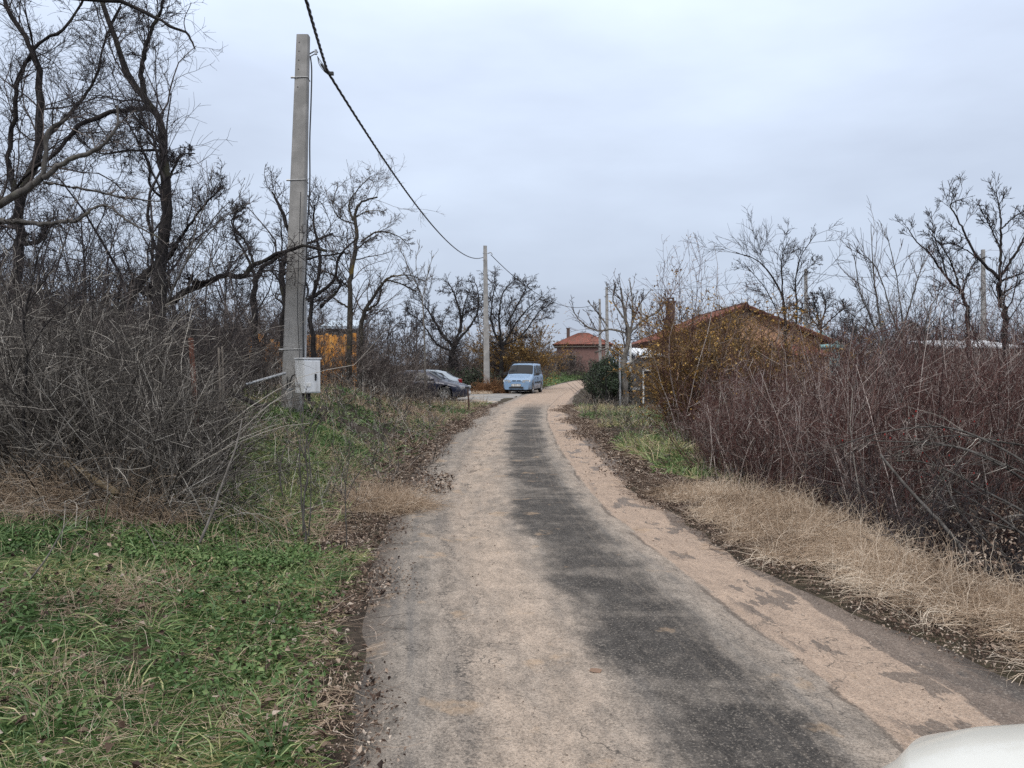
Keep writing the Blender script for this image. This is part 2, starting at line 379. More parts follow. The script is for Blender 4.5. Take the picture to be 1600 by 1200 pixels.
# parking surface
m = NT('gravelly_asphalt'); o = m.coord(); n1 = m.noise(m.mapv(o, (.5, 1, 1)), 1.1, 6, .65); n3 = m.noise(o, 30, 4, .7)
c = m.mix(m.mr(n1, .35, .65), (.17, .165, .16), (.30, .285, .26)); c = m.mix(m.mr(n3, .5, .75, 0, .5), c, (.08, .08, .08)); c = m.mix(m.mr(m.noise(o, .45, 3), .52, .62, 0, .7), c, (.42, .34, .26))
m.bump(n3, .5, .01); M['parking'] = m.fin(c, .9)
# road: bands follow the wheel tracks (UV in metres from the middle of the road)
m = NT('dirt_covered_asphalt'); uvn = m.coord('UV'); o = m.coord()
s3 = m.n('ShaderNodeSeparateXYZ'); m.l(uvn, s3.inputs[0]); u0, v0 = s3.outputs[0], s3.outputs[1]
nA = m.noise(o, 1.3, 5, .6); nB = m.noise(m.mapv(uvn, (1, .28, 1)), 5.5, 6, .62); nC = m.noise(o, 24, 5, .7); nD = m.noise(o, 130, 3, .7)
nS = m.noise(m.mapv(uvn, (1, .05, 1)), 9, 4, .6)           # streaks along the travel direction
nT = m.noise(m.mapv(uvn, (.22, 1, 1)), .8, 4, .7, .4)        # cross bars
u = m.math('ADD', u0, m.math('MULTIPLY', m.math('SUBTRACT', nA, .5), .30))
u = m.math('ADD', u, m.math('MULTIPLY', m.math('SUBTRACT', nB, .5), .28))
u = m.math('ADD', u, m.math('MULTIPLY', m.math('SUBTRACT', nC, .5), .14))
nM0 = m.noise(m.mapv(uvn, (1, .5, 1)), 7, 9, .85); nX = m.noise(o, 85, 3, .8); nM = m.math('ADD', m.math('MULTIPLY', nM0, .62), m.math('MULTIPLY', nX, .38)); nK = m.noise(o, 48, 4, .7)
grey = m.mix(m.mr(nM, .35, .65), (.10, .088, .076), (.43, .37, .31))
grey = m.mix(m.mr(nS, .45, .7, 0, .6), grey, (.13, .125, .12))
pale = m.mix(m.mr(nM, .35, .65), (.24, .195, .155), (.60, .475, .37))
sand = m.mix(m.mr(nM, .3, .7), (.24, .18, .14), (.56, .42, .315))
dark = m.mix(m.mr(nM, .35, .65), (.014, .013, .0125), (.095, .085, .076))
c = grey
def band(lo, hi, soft):
    a = m.mr(u, lo-soft, lo+soft); b = m.mr(u, hi-soft, hi+soft, 1., 0.); return m.math('MULTIPLY', a, b)
c = m.mix(m.math('MULTIPLY', band(-1.12, -.42, .3), m.mr(m.noise(m.mapv(uvn, (1, .25, 1)), 2.2, 6, .65), .3, .6, .35, .95)), c, pale)
c = m.mix(m.math('MULTIPLY', band(.50, .86, .1), .35), c, pale)
far = m.mr(v0, 27., 36.)
q_ = m.math('SUBTRACT', 1.0, m.math('POWER', m.math('ABSOLUTE', m.math('DIVIDE', m.math('SUBTRACT', u, .02), .45)), 2.))
blot = m.noise(m.mapv(uvn, (.7, .62, 1)), 1.35, 5, .6)
q_ = m.math('ADD', q_, m.math('MULTIPLY', m.math('SUBTRACT', blot, .52), 3.0)); dk = m.math('MULTIPLY', m.mr(q_, -.15, .8), m.mr(far, 0, 1, 1., .12))
barm = m.mr(nT, .53, .62); dk = m.math('MULTIPLY', dk, m.math('SUBTRACT', 1., m.math('MULTIPLY', barm, .42)))
dk = m.math('MULTIPLY', dk, m.mr(m.noise(o, 3.2, 5, .7), .25, .5, .45, 1.))
c = m.mix(dk, c, dark)
# tyre lines in the dark strip
tl = m.math('MULTIPLY', m.mr(m.math('SINE', m.math('MULTIPLY', u0, 62.)), .5, 1.), m.math('MULTIPLY', m.mr(m.math('ABSOLUTE', m.math('SUBTRACT', u0, .28)), .12, .2, 1., 0.), m.mr(nC, .4, .6)))
c = m.mix(m.math('MULTIPLY', tl, .35), c, (.25, .21, .17))
# right hand sand track, crisp edge
u2 = m.math('ADD', u0, m.math('MULTIPLY', m.math('SUBTRACT', nB, .5), .22)); u2 = m.math('ADD', u2, m.math('MULTIPLY', m.math('SUBTRACT', nC, .5), .06))
u3 = m.math('ADD', u2, m.math('MULTIPLY', m.math('SUBTRACT', m.noise(m.mapv(uvn, (1, .8, 1)), .9, 4, .6), .5), .55))
damp = m.mix(m.mr(nM, .35, .65), (.13, .098, .078), (.22, .168, .135))
c = m.mix(m.math('MULTIPLY', m.mr(u3, 1.1, 1.2), .85), c, damp)
r1 = m.math('MULTIPLY', m.mr(u2, .66, .70), m.mr(u3, 1.26, 1.29, 1., 0.))
c = m.mix(r1, c, sand)
lseam = m.math('MULTIPLY', m.mr(m.math('ABSOLUTE', m.math('ADD', u, 1.13)), .02, .07, 1., 0.), m.mr(nK, .45, .6)); c = m.mix(m.math('MULTIPLY', lseam, .7), c, (.07, .062, .055))
r3 = m.math('MULTIPLY', far, band(-1.3, 1.1, .25)); c = m.mix(m.math('MULTIPLY', r3, .9), c, sand)
# damp patches and the damp seam beside the sand
nW = m.noise(m.mapv(uvn, (1, .42, 1)), 3.4, 5, .6)
wet = m.math('MULTIPLY', m.mr(nW, .565, .58), m.math('MULTIPLY', m.mr(u0, .72, .82), m.mr(v0, 33., 40., 1., 0.)))
seam = m.math('MULTIPLY', m.mr(m.math('ABSOLUTE', m.math('SUBTRACT', u2, m.math('ADD', .67, m.math('MULTIPLY', m.math('SUBTRACT', nA, .5), .1)))), .012, .03, 1., 0.), m.mr(nB, .45, .55))
wet2 = m.math('MULTIPLY', m.mr(nW, .60, .61), m.math('MULTIPLY', band(-1.0, -.7, .1), m.mr(v0, 9., 12.)))
c = m.mix(m.math('MULTIPLY', m.math('MAXIMUM', m.math('MAXIMUM', wet, seam), wet2), .75), c, (.115, .09, .072))
# brown dusty outside edges
c = m.mix(m.math('MULTIPLY', m.mr(u, 1.46, 1.62), .8), c, m.mix(m.mr(nC, .4, .6), (.05, .045, .042), (.13, .115, .10)))
eg = m.math('ADD', m.math('MULTIPLY', m.math('SUBTRACT', nM, .5), .9), m.math('ABSOLUTE', u0)); c = m.mix(m.math('MULTIPLY', m.mr(eg, 1.45, 1.75), .85), c, (.075, .06, .05))
ve = m.n('ShaderNodeTexVoronoi', feature='DISTANCE_TO_EDGE'); ve.inputs['Scale'].default_value = 1.7
wv = m.n('ShaderNodeVectorMath', operation='ADD'); m.l(uvn, wv.inputs[0]); nv = m.n('ShaderNodeTexNoise'); nv.inputs['Scale'].default_value = 2.5; nv.inputs['Detail'].default_value = 6; m.l(uvn, nv.inputs[0]); m.l(nv.outputs['Color'], wv.inputs[1]); m.l(wv.outputs[0], ve.inputs[0])
crk = m.math('MULTIPLY', m.mr(ve.outputs[0], .012, .004), m.mr(m.noise(o, .9, 3), .48, .58)); c = m.mix(m.math('MULTIPLY', crk, .75), c, (.05, .045, .04))
gapn = m.math('MULTIPLY', m.mr(m.noise(m.mapv(uvn, (1, .5, 1)), 4.2, 7, .75), .56, .63), m.mr(m.math('ABSOLUTE', u0), 1.0, 1.5)); c = m.mix(m.math('MULTIPLY', gapn, .55), c, (.075, .068, .06))
ochre = m.math('MULTIPLY', m.mr(m.noise(o, 1.9, 4, .65), .60, .68), .45); c = m.mix(ochre, c, (.47, .33, .21))
c = m.mix(m.mr(nC, .52, .75, 0, .6), c, m.mix(.6, c, (.08, .072, .065))); c = m.mix(m.mr(nK, .58, .72, 0, .3), c, m.mix(.4, c, (.6, .52, .42))); c = m.mix(m.mr(nK, .44, .3, 0, .55), c, m.mix(.7, c, (.05, .045, .04)))
c = m.mix(m.math('MULTIPLY', m.mr(m.noise(m.mapv(uvn, (1, .35, 1)), 2.6, 6, .7), .5, .7), m.mr(u0, .7, .8, .5, 0.)), c, m.mix(.7, c, (.10, .095, .088)))
vd = m.vor(o, 55); c = m.mix(m.mr(vd, .18, .06, 0, .4), c, m.mix(m.mr(nC, .45, .55), (.06, .055, .05), (.52, .46, .40)))
nE = m.noise(o, 75, 2, .6); gr = m.vor(o, 26)
c = m.mix(m.mr(gr, .11, .05, 0, .3), c, m.mix(m.mr(nM0, .48, .52), (.035, .032, .03), (.60, .54, .46)))
c = m.mix(m.mr(nE, .57, .68, 0, .3), c, (.56, .49, .41)); c = m.mix(m.mr(nE, .43, .33, 0, .45), c, (.04, .036, .032))
c = m.mix(m.mr(nD, .60, .72, 0, .4), c, (.50, .44, .37)); c = m.mix(m.mr(nD, .42, .30, 0, .5), c, (.05, .045, .04))
m.bump(m.math('ADD', m.math('ADD', m.math('MULTIPLY', nD, .25), m.math('MULTIPLY', nK, .8)), m.math('ADD', nB, m.math('MULTIPLY', nE, .4))), .9, .022)
M['road'] = m.fin(c, m.mr(wet, 0, 1, .88, .55), spec=.25)
# ------------------------------------------------------------------ ground sheet, parking, road
def axis(stops):
    o = []
    for (a, b, st) in stops: o += list(np.arange(a, b, st))
    return np.array(o + [stops[-1][1]])
X = axis([(-700, -100, 60), (-100, -30, 5), (-30, -8, .8), (-8, 9, .14), (9, 30, .8), (30, 100, 5), (100, 700, 60)])
Y = axis([(-60, -4, 4), (-4, 1.5, .5), (1.5, 14, .14), (14, 36, .3), (36, 70, .8), (70, 160, 4), (160, 1500, 60)])
gx, gy = np.meshgrid(X, Y); gz = Hz(gx, gy)
idx = np.arange(gx.size).reshape(gx.shape)
F = np.stack([idx[:-1, :-1], idx[:-1, 1:], idx[1:, 1:], idx[1:, :-1]], -1).reshape(-1, 4)
tag(npmesh('ground', np.stack([gx, gy, gz], -1), F, M['soil'], smooth=True), kind='structure')
ys = np.arange(-11, 150, .2); nu = 25
lo = eL(ys); hi = eR(ys); t = np.linspace(0, 1, nu)
PX = lo[:, None]*(1-t)+hi[:, None]*t; PY = np.repeat(ys[:, None], nu, 1)
un = PX - xc(ys)[:, None]
PZ = .004 + .02*np.cos(un*.8) - .018*np.exp(-((np.abs(un-.05)-.95)/.28)**2) + .006*sn(PX, PY, 2.2, 9) - .03*sstep(.93, 1, t)[None] - .03*(1-sstep(0, .07, t))[None]
idx = np.arange(PX.size).reshape(PX.shape)
F = np.stack([idx[:-1, :-1], idx[:-1, 1:], idx[1:, 1:], idx[1:, :-1]], -1).reshape(-1, 4)
tag(npmesh('road', np.stack([PX, PY, PZ], -1), F, M['road'], smooth=True, uv=np.stack([un, PY], -1).reshape(-1, 2)), kind='structure')
ys = np.arange(33.5, 59.5, .5); t = np.linspace(0, 1, 30)
lo = np.interp(ys, [33.5, 36, 40, 55, 59.5], [xc(34)-2.3, -9, -12, -8, 1.0])+.3*sn(ys, ys, 1.2, 5); hi = xc(ys)-1.2
PX = lo[:, None]*(1-t)+hi[:, None]*t; PY = np.repeat(ys[:, None], 30, 1); PZ = Hz(PX, PY)*.3+.02
PZ = np.maximum(PZ, Hz(PX, PY)+.006); PZ = np.where(PX > (xc(PY)-2.0), -.012, PZ)
idx = np.arange(PX.size).reshape(PX.shape)
F = np.stack([idx[:-1, :-1], idx[:-1, 1:], idx[1:, 1:], idx[1:, :-1]], -1).reshape(-1, 4)
tag(npmesh('parking_area', np.stack([PX, PY, PZ], -1), F, M['parking'], smooth=True), kind='structure')
# ------------------------------------------------------------------ buildings
def roof_slab(parent, quad, th, mat, name='roof', corr=.0, step=.22, soft=0):
    """one roof slope from four corners (eave a,b ; ridge c,d) with a wavy tiled surface"""
    a, b, c, d = [np.array(q, float) for q in quad]
    n = max(2, int(np.linalg.norm(b-a)/(step/4))); k = max(2, int(np.linalg.norm(d-a)/.18))
    s_, t_ = np.meshgrid(np.linspace(0, 1, n+1), np.linspace(0, 1, k+1))
    P = (a[None, None]*(1-s_[..., None])+b*s_[..., None])*(1-t_[..., None]) + (d*(1-s_[..., None])+c*s_[..., None])*t_[..., None]
    nrm = np.cross(b-a, d-a); nrm /= np.linalg.norm(nrm)
    if nrm[2] < 0: nrm = -nrm
    ww = np.linalg.norm(b-a); hh = np.linalg.norm(d-a)
    wave = corr*np.abs(np.sin(s_*ww/step*math.pi)) + (corr*.7*(1-((t_*hh/.36) % 1)))*(soft == 0)
    P = P + nrm*(th + wave)[..., None] + nrm*.02*(sn(s_*ww, t_*hh, 1.2, 3)[..., None])
    idx = np.arange(s_.size).reshape(s_.shape)
    F = np.stack([idx[:-1, :-1], idx[:-1, 1:], idx[1:, 1:], idx[1:, :-1]], -1).reshape(-1, 4)
    V = P.reshape(-1, 3); nV = len(V)
    base = [a, b, c, d]; V = np.vstack([V, base])
    F = np.vstack([F, [[nV, nV+3, nV+2, nV+1]], [[idx[0, 0], nV, nV+1, idx[0, -1]]], [[idx[0, 0], idx[-1, 0], nV+3, nV]], [[idx[0, -1], nV+1, nV+2, idx[-1, -1]]]])
    uv = np.vstack([np.stack([s_*ww, t_*hh], -1).reshape(-1, 2), np.zeros((4, 2))])
    return npmesh(name, V, F, mat, parent, uv=uv)
# peach house behind the ochre thicket, gable to the camera
hx0, hx1, hy0, hy1 = 6.6, 13.2, 33.0, 41.0; ev, ap = 2.75, 4.1; xm = 9.9
h = empty('house', (xm, hy0, -.4), 0, 'peach walled house with a low red tiled gable roof half hidden behind ochre bushes', 'house')
g = MB()
zz = .4; X0, X1 = hx0-xm, hx1-xm
g.prism([(X0, 0, -.6), (X1, 0, -.6), (X1, 0, ev+zz), (0, 0, ap+zz-.02), (X0, 0, ev+zz)], (0, hy1-hy0, 0)); g.build('wall', M['plaster_orange'], h)
for sx_ in (-1, 1):
    roof_slab(h, [(sx_*3.75, -.45, ev+zz-.17), (sx_*3.75, 8.3, ev+zz-.17), (0, 8.3, ap+zz+.01), (0, -.45, ap+zz+.01)], .1, M['tile'], 'roof', .05)
g = MB().tube([(0, -.48, ap+zz+.13), (0, 8.3, ap+zz+.13)], .11, 8); g.build('ridge_cap', M['tile'], h)
ch = MB().box((-2.45, 3.2, 4.0), (.36, .36, 2.1)).box((-2.45, 3.2, 5.05), (.46, .46, .08)).build('chimney', M['brickdark'], h)
MB().box((-2.45, 3.2, 5.22), (.30, .30, .05)).box((-2.58, 3.07, 5.14), (.04, .04, .12)).box((-2.32, 3.07, 5.14), (.04, .04, .12)).box((-2.58, 3.33, 5.14), (.04, .04, .12)).box((-2.32, 3.33, 5.14), (.04, .04, .12)).build('chimney_cap', M['black'], ch)
for x_ in (-1.6, 1.5):
    wn = MB()
    for (cx_, cz_, sx2, sz2) in ((0, .62, 1.1, .09), (0, -.62, 1.1, .09), (-.51, 0, .09, 1.15), (.51, 0, .09, 1.15), (0, 0, .06, 1.15)): wn.box((x_+cx_, -.03, 1.75+cz_), (sx2, .07, sz2))
    wo = wn.build('window', M['white'], h); MB().box((x_, -.012, 1.75), (.94, .02, 1.16)).build('pane', M['glass'], wo)
g = MB().box((0, 4, 0), (.1, .1, .1))
# small hip roofed house at the end of the road
fy = 78.0
h = empty('house', (9.2, 100.0, -.2), R_(-4), 'small faded pink house with a red hipped roof at the far end of the road', 'house')
MB().box((0, 2.8, 1.75), (5.4, 5.4, 3.9)).build('wall', M['plaster_pink'], h)
E, T_ = 3.65, 4.95
c4 = [(-3.1, -.3, E), (3.1, -.3, E), (3.1, 5.9, E), (-3.1, 5.9, E)]; ra, rb = (-.35, 2.8, T_), (.6, 2.8, T_)
roof_slab(h, [c4[0], c4[1], rb, ra], .08, M['tileold'], 'roof', .05); roof_slab(h, [c4[2], c4[3], ra, rb], .08, M['tileold'], 'roof', .05)
roof_slab(h, [c4[1], c4[2], rb, rb], .08, M['tile'], 'roof', .05); roof_slab(h, [c4[3], c4[0], ra, ra], .08, M['tileold'], 'roof', .05)
MB().box((0, 2.8, E-.09), (6.0, 6.0, .14)).build('eaves_board', M['wood'], h)
MB().box((-1.5, 2.2, 4.9), (.35, .35, 1.2)).box((-1.5, 2.2, 5.54), (.45, .45, .08)).build('chimney', M['brickdark'], h)
wo = MB().box((-1.2, -.02, 2.1), (1.0, .06, 1.1)).build('window', M['wood'], h); MB().box((-1.2, -.062, 2.1), (.84, .03, .94)).build('pane', M['glass'], wo); h.scale = (1.25, 1.25, 1.25)
def shed(x0, x1, y0, y1, z0, ze, zr, label, rmat, wmat, corr=.03, name='shed', over=.2, door=False):
    xm_ = (x0+x1)/2; h = empty(name, (xm_, y0, z0), 0, label, 'shed')
    wdt = (x1-x0)/2; dp = y1-y0
    MB().prism([(-wdt, 0, 0), (wdt, 0, 0), (wdt, 0, ze-z0), (-wdt, 0, ze-z0)], (0, dp, 0)).build('wall', wmat, h)
    roof_slab(h, [(-wdt-over, -over, ze-z0+.01), (wdt+over, -over, ze-z0+.01), (wdt+over, dp+over, zr-z0), (-wdt-over, dp+over, zr-z0)], .05, rmat, 'roof', corr, .15, 1)
    if door:
        fr = MB()
        for (cx_, cz_, a_, b_) in ((-.33, 1.0, .06, 1.3), (.30, 1.0, .06, 1.3), (-.015, 1.66, .70, .06)): fr.box((cx_, -.05, cz_), (a_, .08, b_))
        d = fr.build('door_frame', M['white'], h); MB().box((-.015, -.012, 1.0), (.6, .02, 1.28)).build('door', M['black'], d)
    return h
x_a = (1000-800)/1200*31; x_b = (1019-800)/1200*31
shed(x_a, x_b+.15, 30.2, 33.6, -.2, 1.95, 2.35, 'narrow shed with a white corrugated roof and white framed door beside the peach house', M['whitemetal'], M['wood'], door=True)
x_a, x_b = (1262-800)/1200*45, (1312-800)/1200*45
shed(x_a, x_b, 45, 48, -1, 2.7, 3.75, 'teal sheet metal shed roof showing between bushes', M['teal'], M['teal'])
x_a, x_b = (1250-800)/1200*30, (1296-800)/1200*30
hh_ = shed(x_a, x_b, 30, 33.5, -.8, 1.95, 2.6, 'low outbuilding with a bright red tiled roof in front of the teal shed', M['tile'], M['plaster_orange'], .05)
x_a, x_b = (1478-800)/1200*40, (1590-800)/1200*40
shed(x_a, x_b, 40, 43, -1, 2.55, 3.0, 'long low shed with a white metal roof at the right', M['whitemetal'], M['wood'])
h = shed(-6.9, -5.9, 28.5, 30, .9, 3.0, 3.35, 'little hut with a pale blue sheet roof above the orange board fence', M['bluemetal'], M['wood'])
# low shed down in the hollow on the right
h = empty('shed', (8.2, 10.6, -1.15), R_(-14), 'low shed in the hollow with a faded mauve sheet roof and an ochre ridge board', 'shed')
MB().box((0.3, 1.1, .35), (4.2, 2.0, .95)).build('wall', M['mauve'], h)
roof_slab(h, [(-2.0, -.15, .75), (2.7, -.15, .75), (2.7, 2.3, 1.35), (-2.0, 2.3, 1.35)], .03, M['mauve'], 'roof', .02, .12, 1)
MB().box((.35, 2.38, 1.50), (4.8, .05, .24)).build('ridge_board', M['ochre'], h)
MB().prism([(-1.15, -.03, .2), (-.75, -.03, .12), (-.5, -.03, .35), (-.62, -.03, .62), (-1.0, -.03, .66)], (0, -.03, 0)).build('patch_board', M['ochre'], h)
# orange slab board fence behind the trees on the left
rs = random.Random(4)
fx0, fx1, fyy = (386-800)/1200*24, (556-800)/1200*24, 24.0
h = empty('board_fence', ((fx0+fx1)/2, fyy, .8), 0, 'fence of bright orange slab wood boards standing behind the near pole', 'fence')
xx = fx0-(fx0+fx1)/2; x_end = fx1-(fx0+fx1)/2
while xx < x_end:
    wd = rs.uniform(.10, .2); tp = 1.82+rs.uniform(-.09, .05) - (.18 if -1.2 < xx < -.3 else 0)
    MB().prism([(xx, 0, .0), (xx+wd-.012, 0, .0), (xx+wd-.012, 0, tp-.02), (xx+wd*.6, 0, tp), (xx+wd*.2, 0, tp-.01), (xx, 0, tp-.04)], (0, .03, 0)).build('board', M['orangewood'], h, loc=(0, rs.uniform(0, .015), 0)); xx += wd
MB().box((0, .075, .5), (x_end*2, .05, .08)).box((0, .075, 1.4), (x_end*2, .05, .08)).build('rail', M['wood'], h)
# retaining wall right of the road by the hedge
yw = 31.0; xw0, xw1 = (984-800)/1200*yw, (1062-800)/1200*yw
h = empty('retaining_wall', ((xw0+xw1)/2, yw, -.3), R_(3), 'low garden wall with a pale concrete cap right of the hedge', 'wall')
MB().box((0, .15, .45), (xw1-xw0, .22, 1.0)).build('wall', M['concrete'], h)
MB().box((0, .15, 1.0), (xw1-xw0+.1, .34, .1)).build('coping', M['whitemetal'], h, bevel=.01)
# ------------------------------------------------------------------ concrete poles
def cpole(base, top, w0, w1, label, bands=(), holes=0, name='utility_pole', group=None, wd=.72):
    base = np.array(base); top = np.array(top); h = empty(name, base, 0, label, 'pole', group)
    d = top-base; n_ = 14; v = []; f = []
    for i in range(n_+1):
        t = i/n_; c = d*t; a = (w0*(1-t)+w1*t)/2; b = a*wd; ch_ = a*.14
        for (px_, py_) in ((-a+ch_, -b), (a-ch_, -b), (a, -b+ch_), (a, b-ch_), (a-ch_, b), (-a+ch_, b), (-a, b-ch_), (-a, -b+ch_)): v.append((c[0]+px_, c[1]+py_, c[2]+py_*0))
    f = [(i*8+k, i*8+(k+1) % 8, (i+1)*8+(k+1) % 8, (i+1)*8+k) for i in range(n_) for k in range(8)] + [tuple(range(8))[::-1], tuple(range(n_*8, n_*8+8))]
    MB().add(v, f).build('shaft', M['pole'], h)
    for t in bands:
        a = (w0*(1-t)+w1*t)/2+.006; b = a*wd+.004; c = d*t
        MB().tube([(c[0]-a, c[1]-b, c[2]), (c[0]+a, c[1]-b, c[2]+.012), (c[0]+a, c[1]+b, c[2]), (c[0]-a, c[1]+b, c[2]), (c[0]-a, c[1]-b, c[2])], .008, 5).cyl((c[0]-a-.05, c[1]-b, c[2]), (c[0]-a+.02, c[1]-b, c[2]), .017).build('steel_band', M['steel'], h)
    if holes:
        for k in range(holes):
            t = .978-.0205*k*1.15; c = d*t; b = (w0*(1-t)+w1*t)/2*wd; g = MB()
            g.cyl((c[0]-.045, c[1]-b-.002, c[2]), (c[0]-.045, c[1]-b+.02, c[2]), .011, n=10)
            g.build('bolt_hole', M['black'], h)
    return h
pb = W(456, 624, 13.0); pt = W(474, 56, 13.0); pb[2] -= .25
p1 = cpole(pb, pt, .335, .20, 'tall near concrete utility pole carrying a white meter cabinet', bands=(.415+.2, .885, .17), holes=6)
o_ = np.array(pb)
# bracket
c = W(484, 84, 12.95)-o_
MB().tube([c, c+np.array([.10, -.1, .0]), c+np.array([.17, -.14, -.03])], .012, 6).tube([c+np.array([0, 0, -.05]), c+np.array([.16, -.14, -.04])], .009, 6).cyl(c+np.array([.14, -.14, -.07]), c+np.array([.14, -.14, 0.01]), .022).build('bracket', M['steel'], p1)
# down cable and conduit on the pole
pts = [W(485, 88, 12.85), W(487, 110, 12.85), W(486, 160, 12.83), W(484, 220, 12.83), W(484, 290, 12.83), W(480, 360, 12.83), W(478, 430, 12.85), W(474, 480, 12.85), W(474, 560, 12.85)]
q, r = catmull([p-o_ for p in pts], [.011]*len(pts), 5); MB().tube(q, .012, 6).build('down_cable', M['cable'], p1)
q, r = catmull([W(436, 330, 12.8)*0+p-o_ for p in (W(470, 300, 12.82), W(467, 400, 12.82), W(465, 480, 12.8), W(468, 560, 12.8))], [.006]*4, 5)
MB().tube(q, .006, 5).build('thin_cable', M['cable'], p1)
MB().tube([W(479, 470, 12.85)-o_, W(477, 567, 12.85)-o_], .018, 8).build('conduit', M['steel'], p1)
q, r = catmull([p-o_ for p in (W(478, 467, 12.85), W(482, 455, 12.9), W(478, 440, 12.88))], [.015]*3, 4); MB().tube(q, .014, 6).build('cable_gland', M['cable'], p1)
# meter cabinet, a thing of its own strapped to the pole
cb = W(481, 614, 12.55); h = empty('meter_cabinet', cb, R_(44), 'dirty white metal meter cabinet with a black handle strapped to the near pole', 'cabinet')
MB().box((0, 0, .275), (.30, .29, .55)).build('cabinet_body', M['boxwhite'], h, bevel=.008)
MB().box((0, 0, .562), (.33, .32, .022)).build('lid', M['boxwhite'], h, bevel=.005)
MB().box((0, -.152, .27), (.275, .014, .50)).build('door', M['boxwhite'], h, bevel=.004)
MB().box((.05, -.165, .26), (.028, .014, .11)).cyl((.05, -.16, .29), (.05, -.185, .29), .012).build('handle', M['black'], h)
MB().box((-.07, -.1635, .14), (.07, .008, .06)).build('paper_label', M['white'], h)
MB().box((0, 0, -.05), (.05, .05, .1)).cyl((-.08, 0, -.12), (-.08, 0, 0.01), .02).cyl((.05, .04, -.14), (.05, .04, 0.01), .02).build('cable_stub', M['black'], h)
cb = W(451, 627, 12.6); h = empty('junction_drum', cb, 0, 'small grey drum shaped junction housing at the foot of the near pole', 'junction box')
MB().cyl((0, 0, -.1), (0, 0, .19), .06, .07, 14).build('drum', M['pole'], h); MB().cyl((0, 0, .19), (0, 0, .21), .078, n=14).build('cap', M['steel'], h)
MB().tube([(.02, -.02, .2), (.03, -.02, .32), (.07, -.02, .42), (.16, 0, .46)], .012).tube([(-.02, -.01, .2), (-.01, -.01, .3), (-.03, .02, .4)], .01).build('wire', M['cable'], h)
a_ = W(384, 601, 12.2); b_ = W(446, 583, 12.7)
tag(MB().cyl(tuple(a_-a_), tuple(b_-a_), .025, n=10).build('pipe', M['steel'], loc=a_), 'grey steel pipe leaning against the foot of the near pole', 'pipe')
p2b = W(761, 610, 47.); p2b[2] -= .3; p2t = W(758, 384, 47.)
p2 = cpole(p2b, p2t, .40, .22, 'slim concrete utility pole beside the light blue van', bands=(.95, .9))
c = W(762, 396, 46.9)-p2b; MB().tube([c, c+np.array([.2, -.1, .05]), c+np.array([.3, -.1, -.08])], .03, 6).build('bracket', M['steel'], p2)
def farpole(px, pyt, pyb, D, w_, label):
    b = W(px, pyb, D); t = W(px-1, pyt, D); return cpole(b, t, w_, w_*.65, label, wd=.9)
farpole(938, 467, 590, 76, .30, 'far utility pole, left one of the two beyond the hedge')
farpole(949, 449, 600, 60, .30, 'far utility pole just left of the pale pruned walnut tree')
farpole(1002, 475, 590, 58, .26, 'thin pole between the walnut tree and the peach house')
farpole(1260, 420, 560, 55, .27, 'concrete pole rising behind the round dark tree')
farpole(1537, 390, 560, 50, .30, 'concrete pole at the right between two bare branching trees')
def wire(name, a, b, sag, r, label, twist=0, n=60, mat='cable'):
    a = np.array(a); b = np.array(b); t = np.linspace(0, 1, n)[:, None]
    P = a*(1-t)+b*t; P[:, 2] -= sag*4*(t*(1-t))[:, 0]; g = MB()
    P = P-a
    if twist:
        L = np.linalg.norm(b-a); n2 = int(L*14); t = np.linspace(0, 1, n2)[:, None]; P = (b-a)*t; P[:, 2] -= sag*4*(t*(1-t))[:, 0]
        for k in range(3):
            ph = t[:, 0]*L*9 + k*2.094; Q = P.copy(); Q[:, 0] += r*np.cos(ph); Q[:, 2] += r*np.sin(ph); g.tube(Q, r*.95, 5)
    else: g.tube(P, r, 5)
    return tag(g.build(name, M[mat], smooth=True, loc=a), label, 'cable')
A = W(512, 112, 12.4); B = W(755, 402, 46.8)
wire('overhead_cable', A, B, 1.0, .0125, 'black twisted overhead cable sagging from the near pole to the next pole', twist=1)
# the span coming from behind the camera ends in the same clamp
Pn = W(487, 0, 9.8); d_ = (Pn-A)/(Pn-A)[1]
wire('overhead_cable', A+d_*(-16), A, .45, .0125, 'black twisted overhead cable coming down from overhead to the clamp by the near pole', twist=1)
C0 = W(496, 88, 12.75)
g = MB()
for k in range(3):
    q, r = catmull([C0-A, (C0-A)*.7+np.array([-.01*k, 0, -.03*k]), (C0-A)*.35+np.array([.01*k, 0, -.05*k]), np.zeros(3)], [.006]*4, 6); g.tube(q, .006, 5)
g.cyl((-.04, 0, .03), (.05, 0, -.05), .035, .03).box((.06, 0, -.03), (.07, .05, .05)).cyl((-.1, 0, .12), (-.04, 0, .03), .022)
tag(g.build('cable_clamp', M['black'], loc=A), 'black tension clamp with thin tie wires on the cable beside the near pole', 'clamp')
Bq = W(767, 398, 46.8); Cq = W(937, 472, 76)
wire('overhead_cable', Bq, Cq, 1.6, .022, 'overhead cable drooping from the pole by the van to the far left pole')
wire('overhead_wire', W(949, 452, 60), W(1260, 423, 55), .5, .012, 'thin wire running above the peach house chimney')
wire('overhead_wire', W(1260, 424, 55), W(1537, 396, 50), .9, .014, 'thin wire between the two poles on the right')
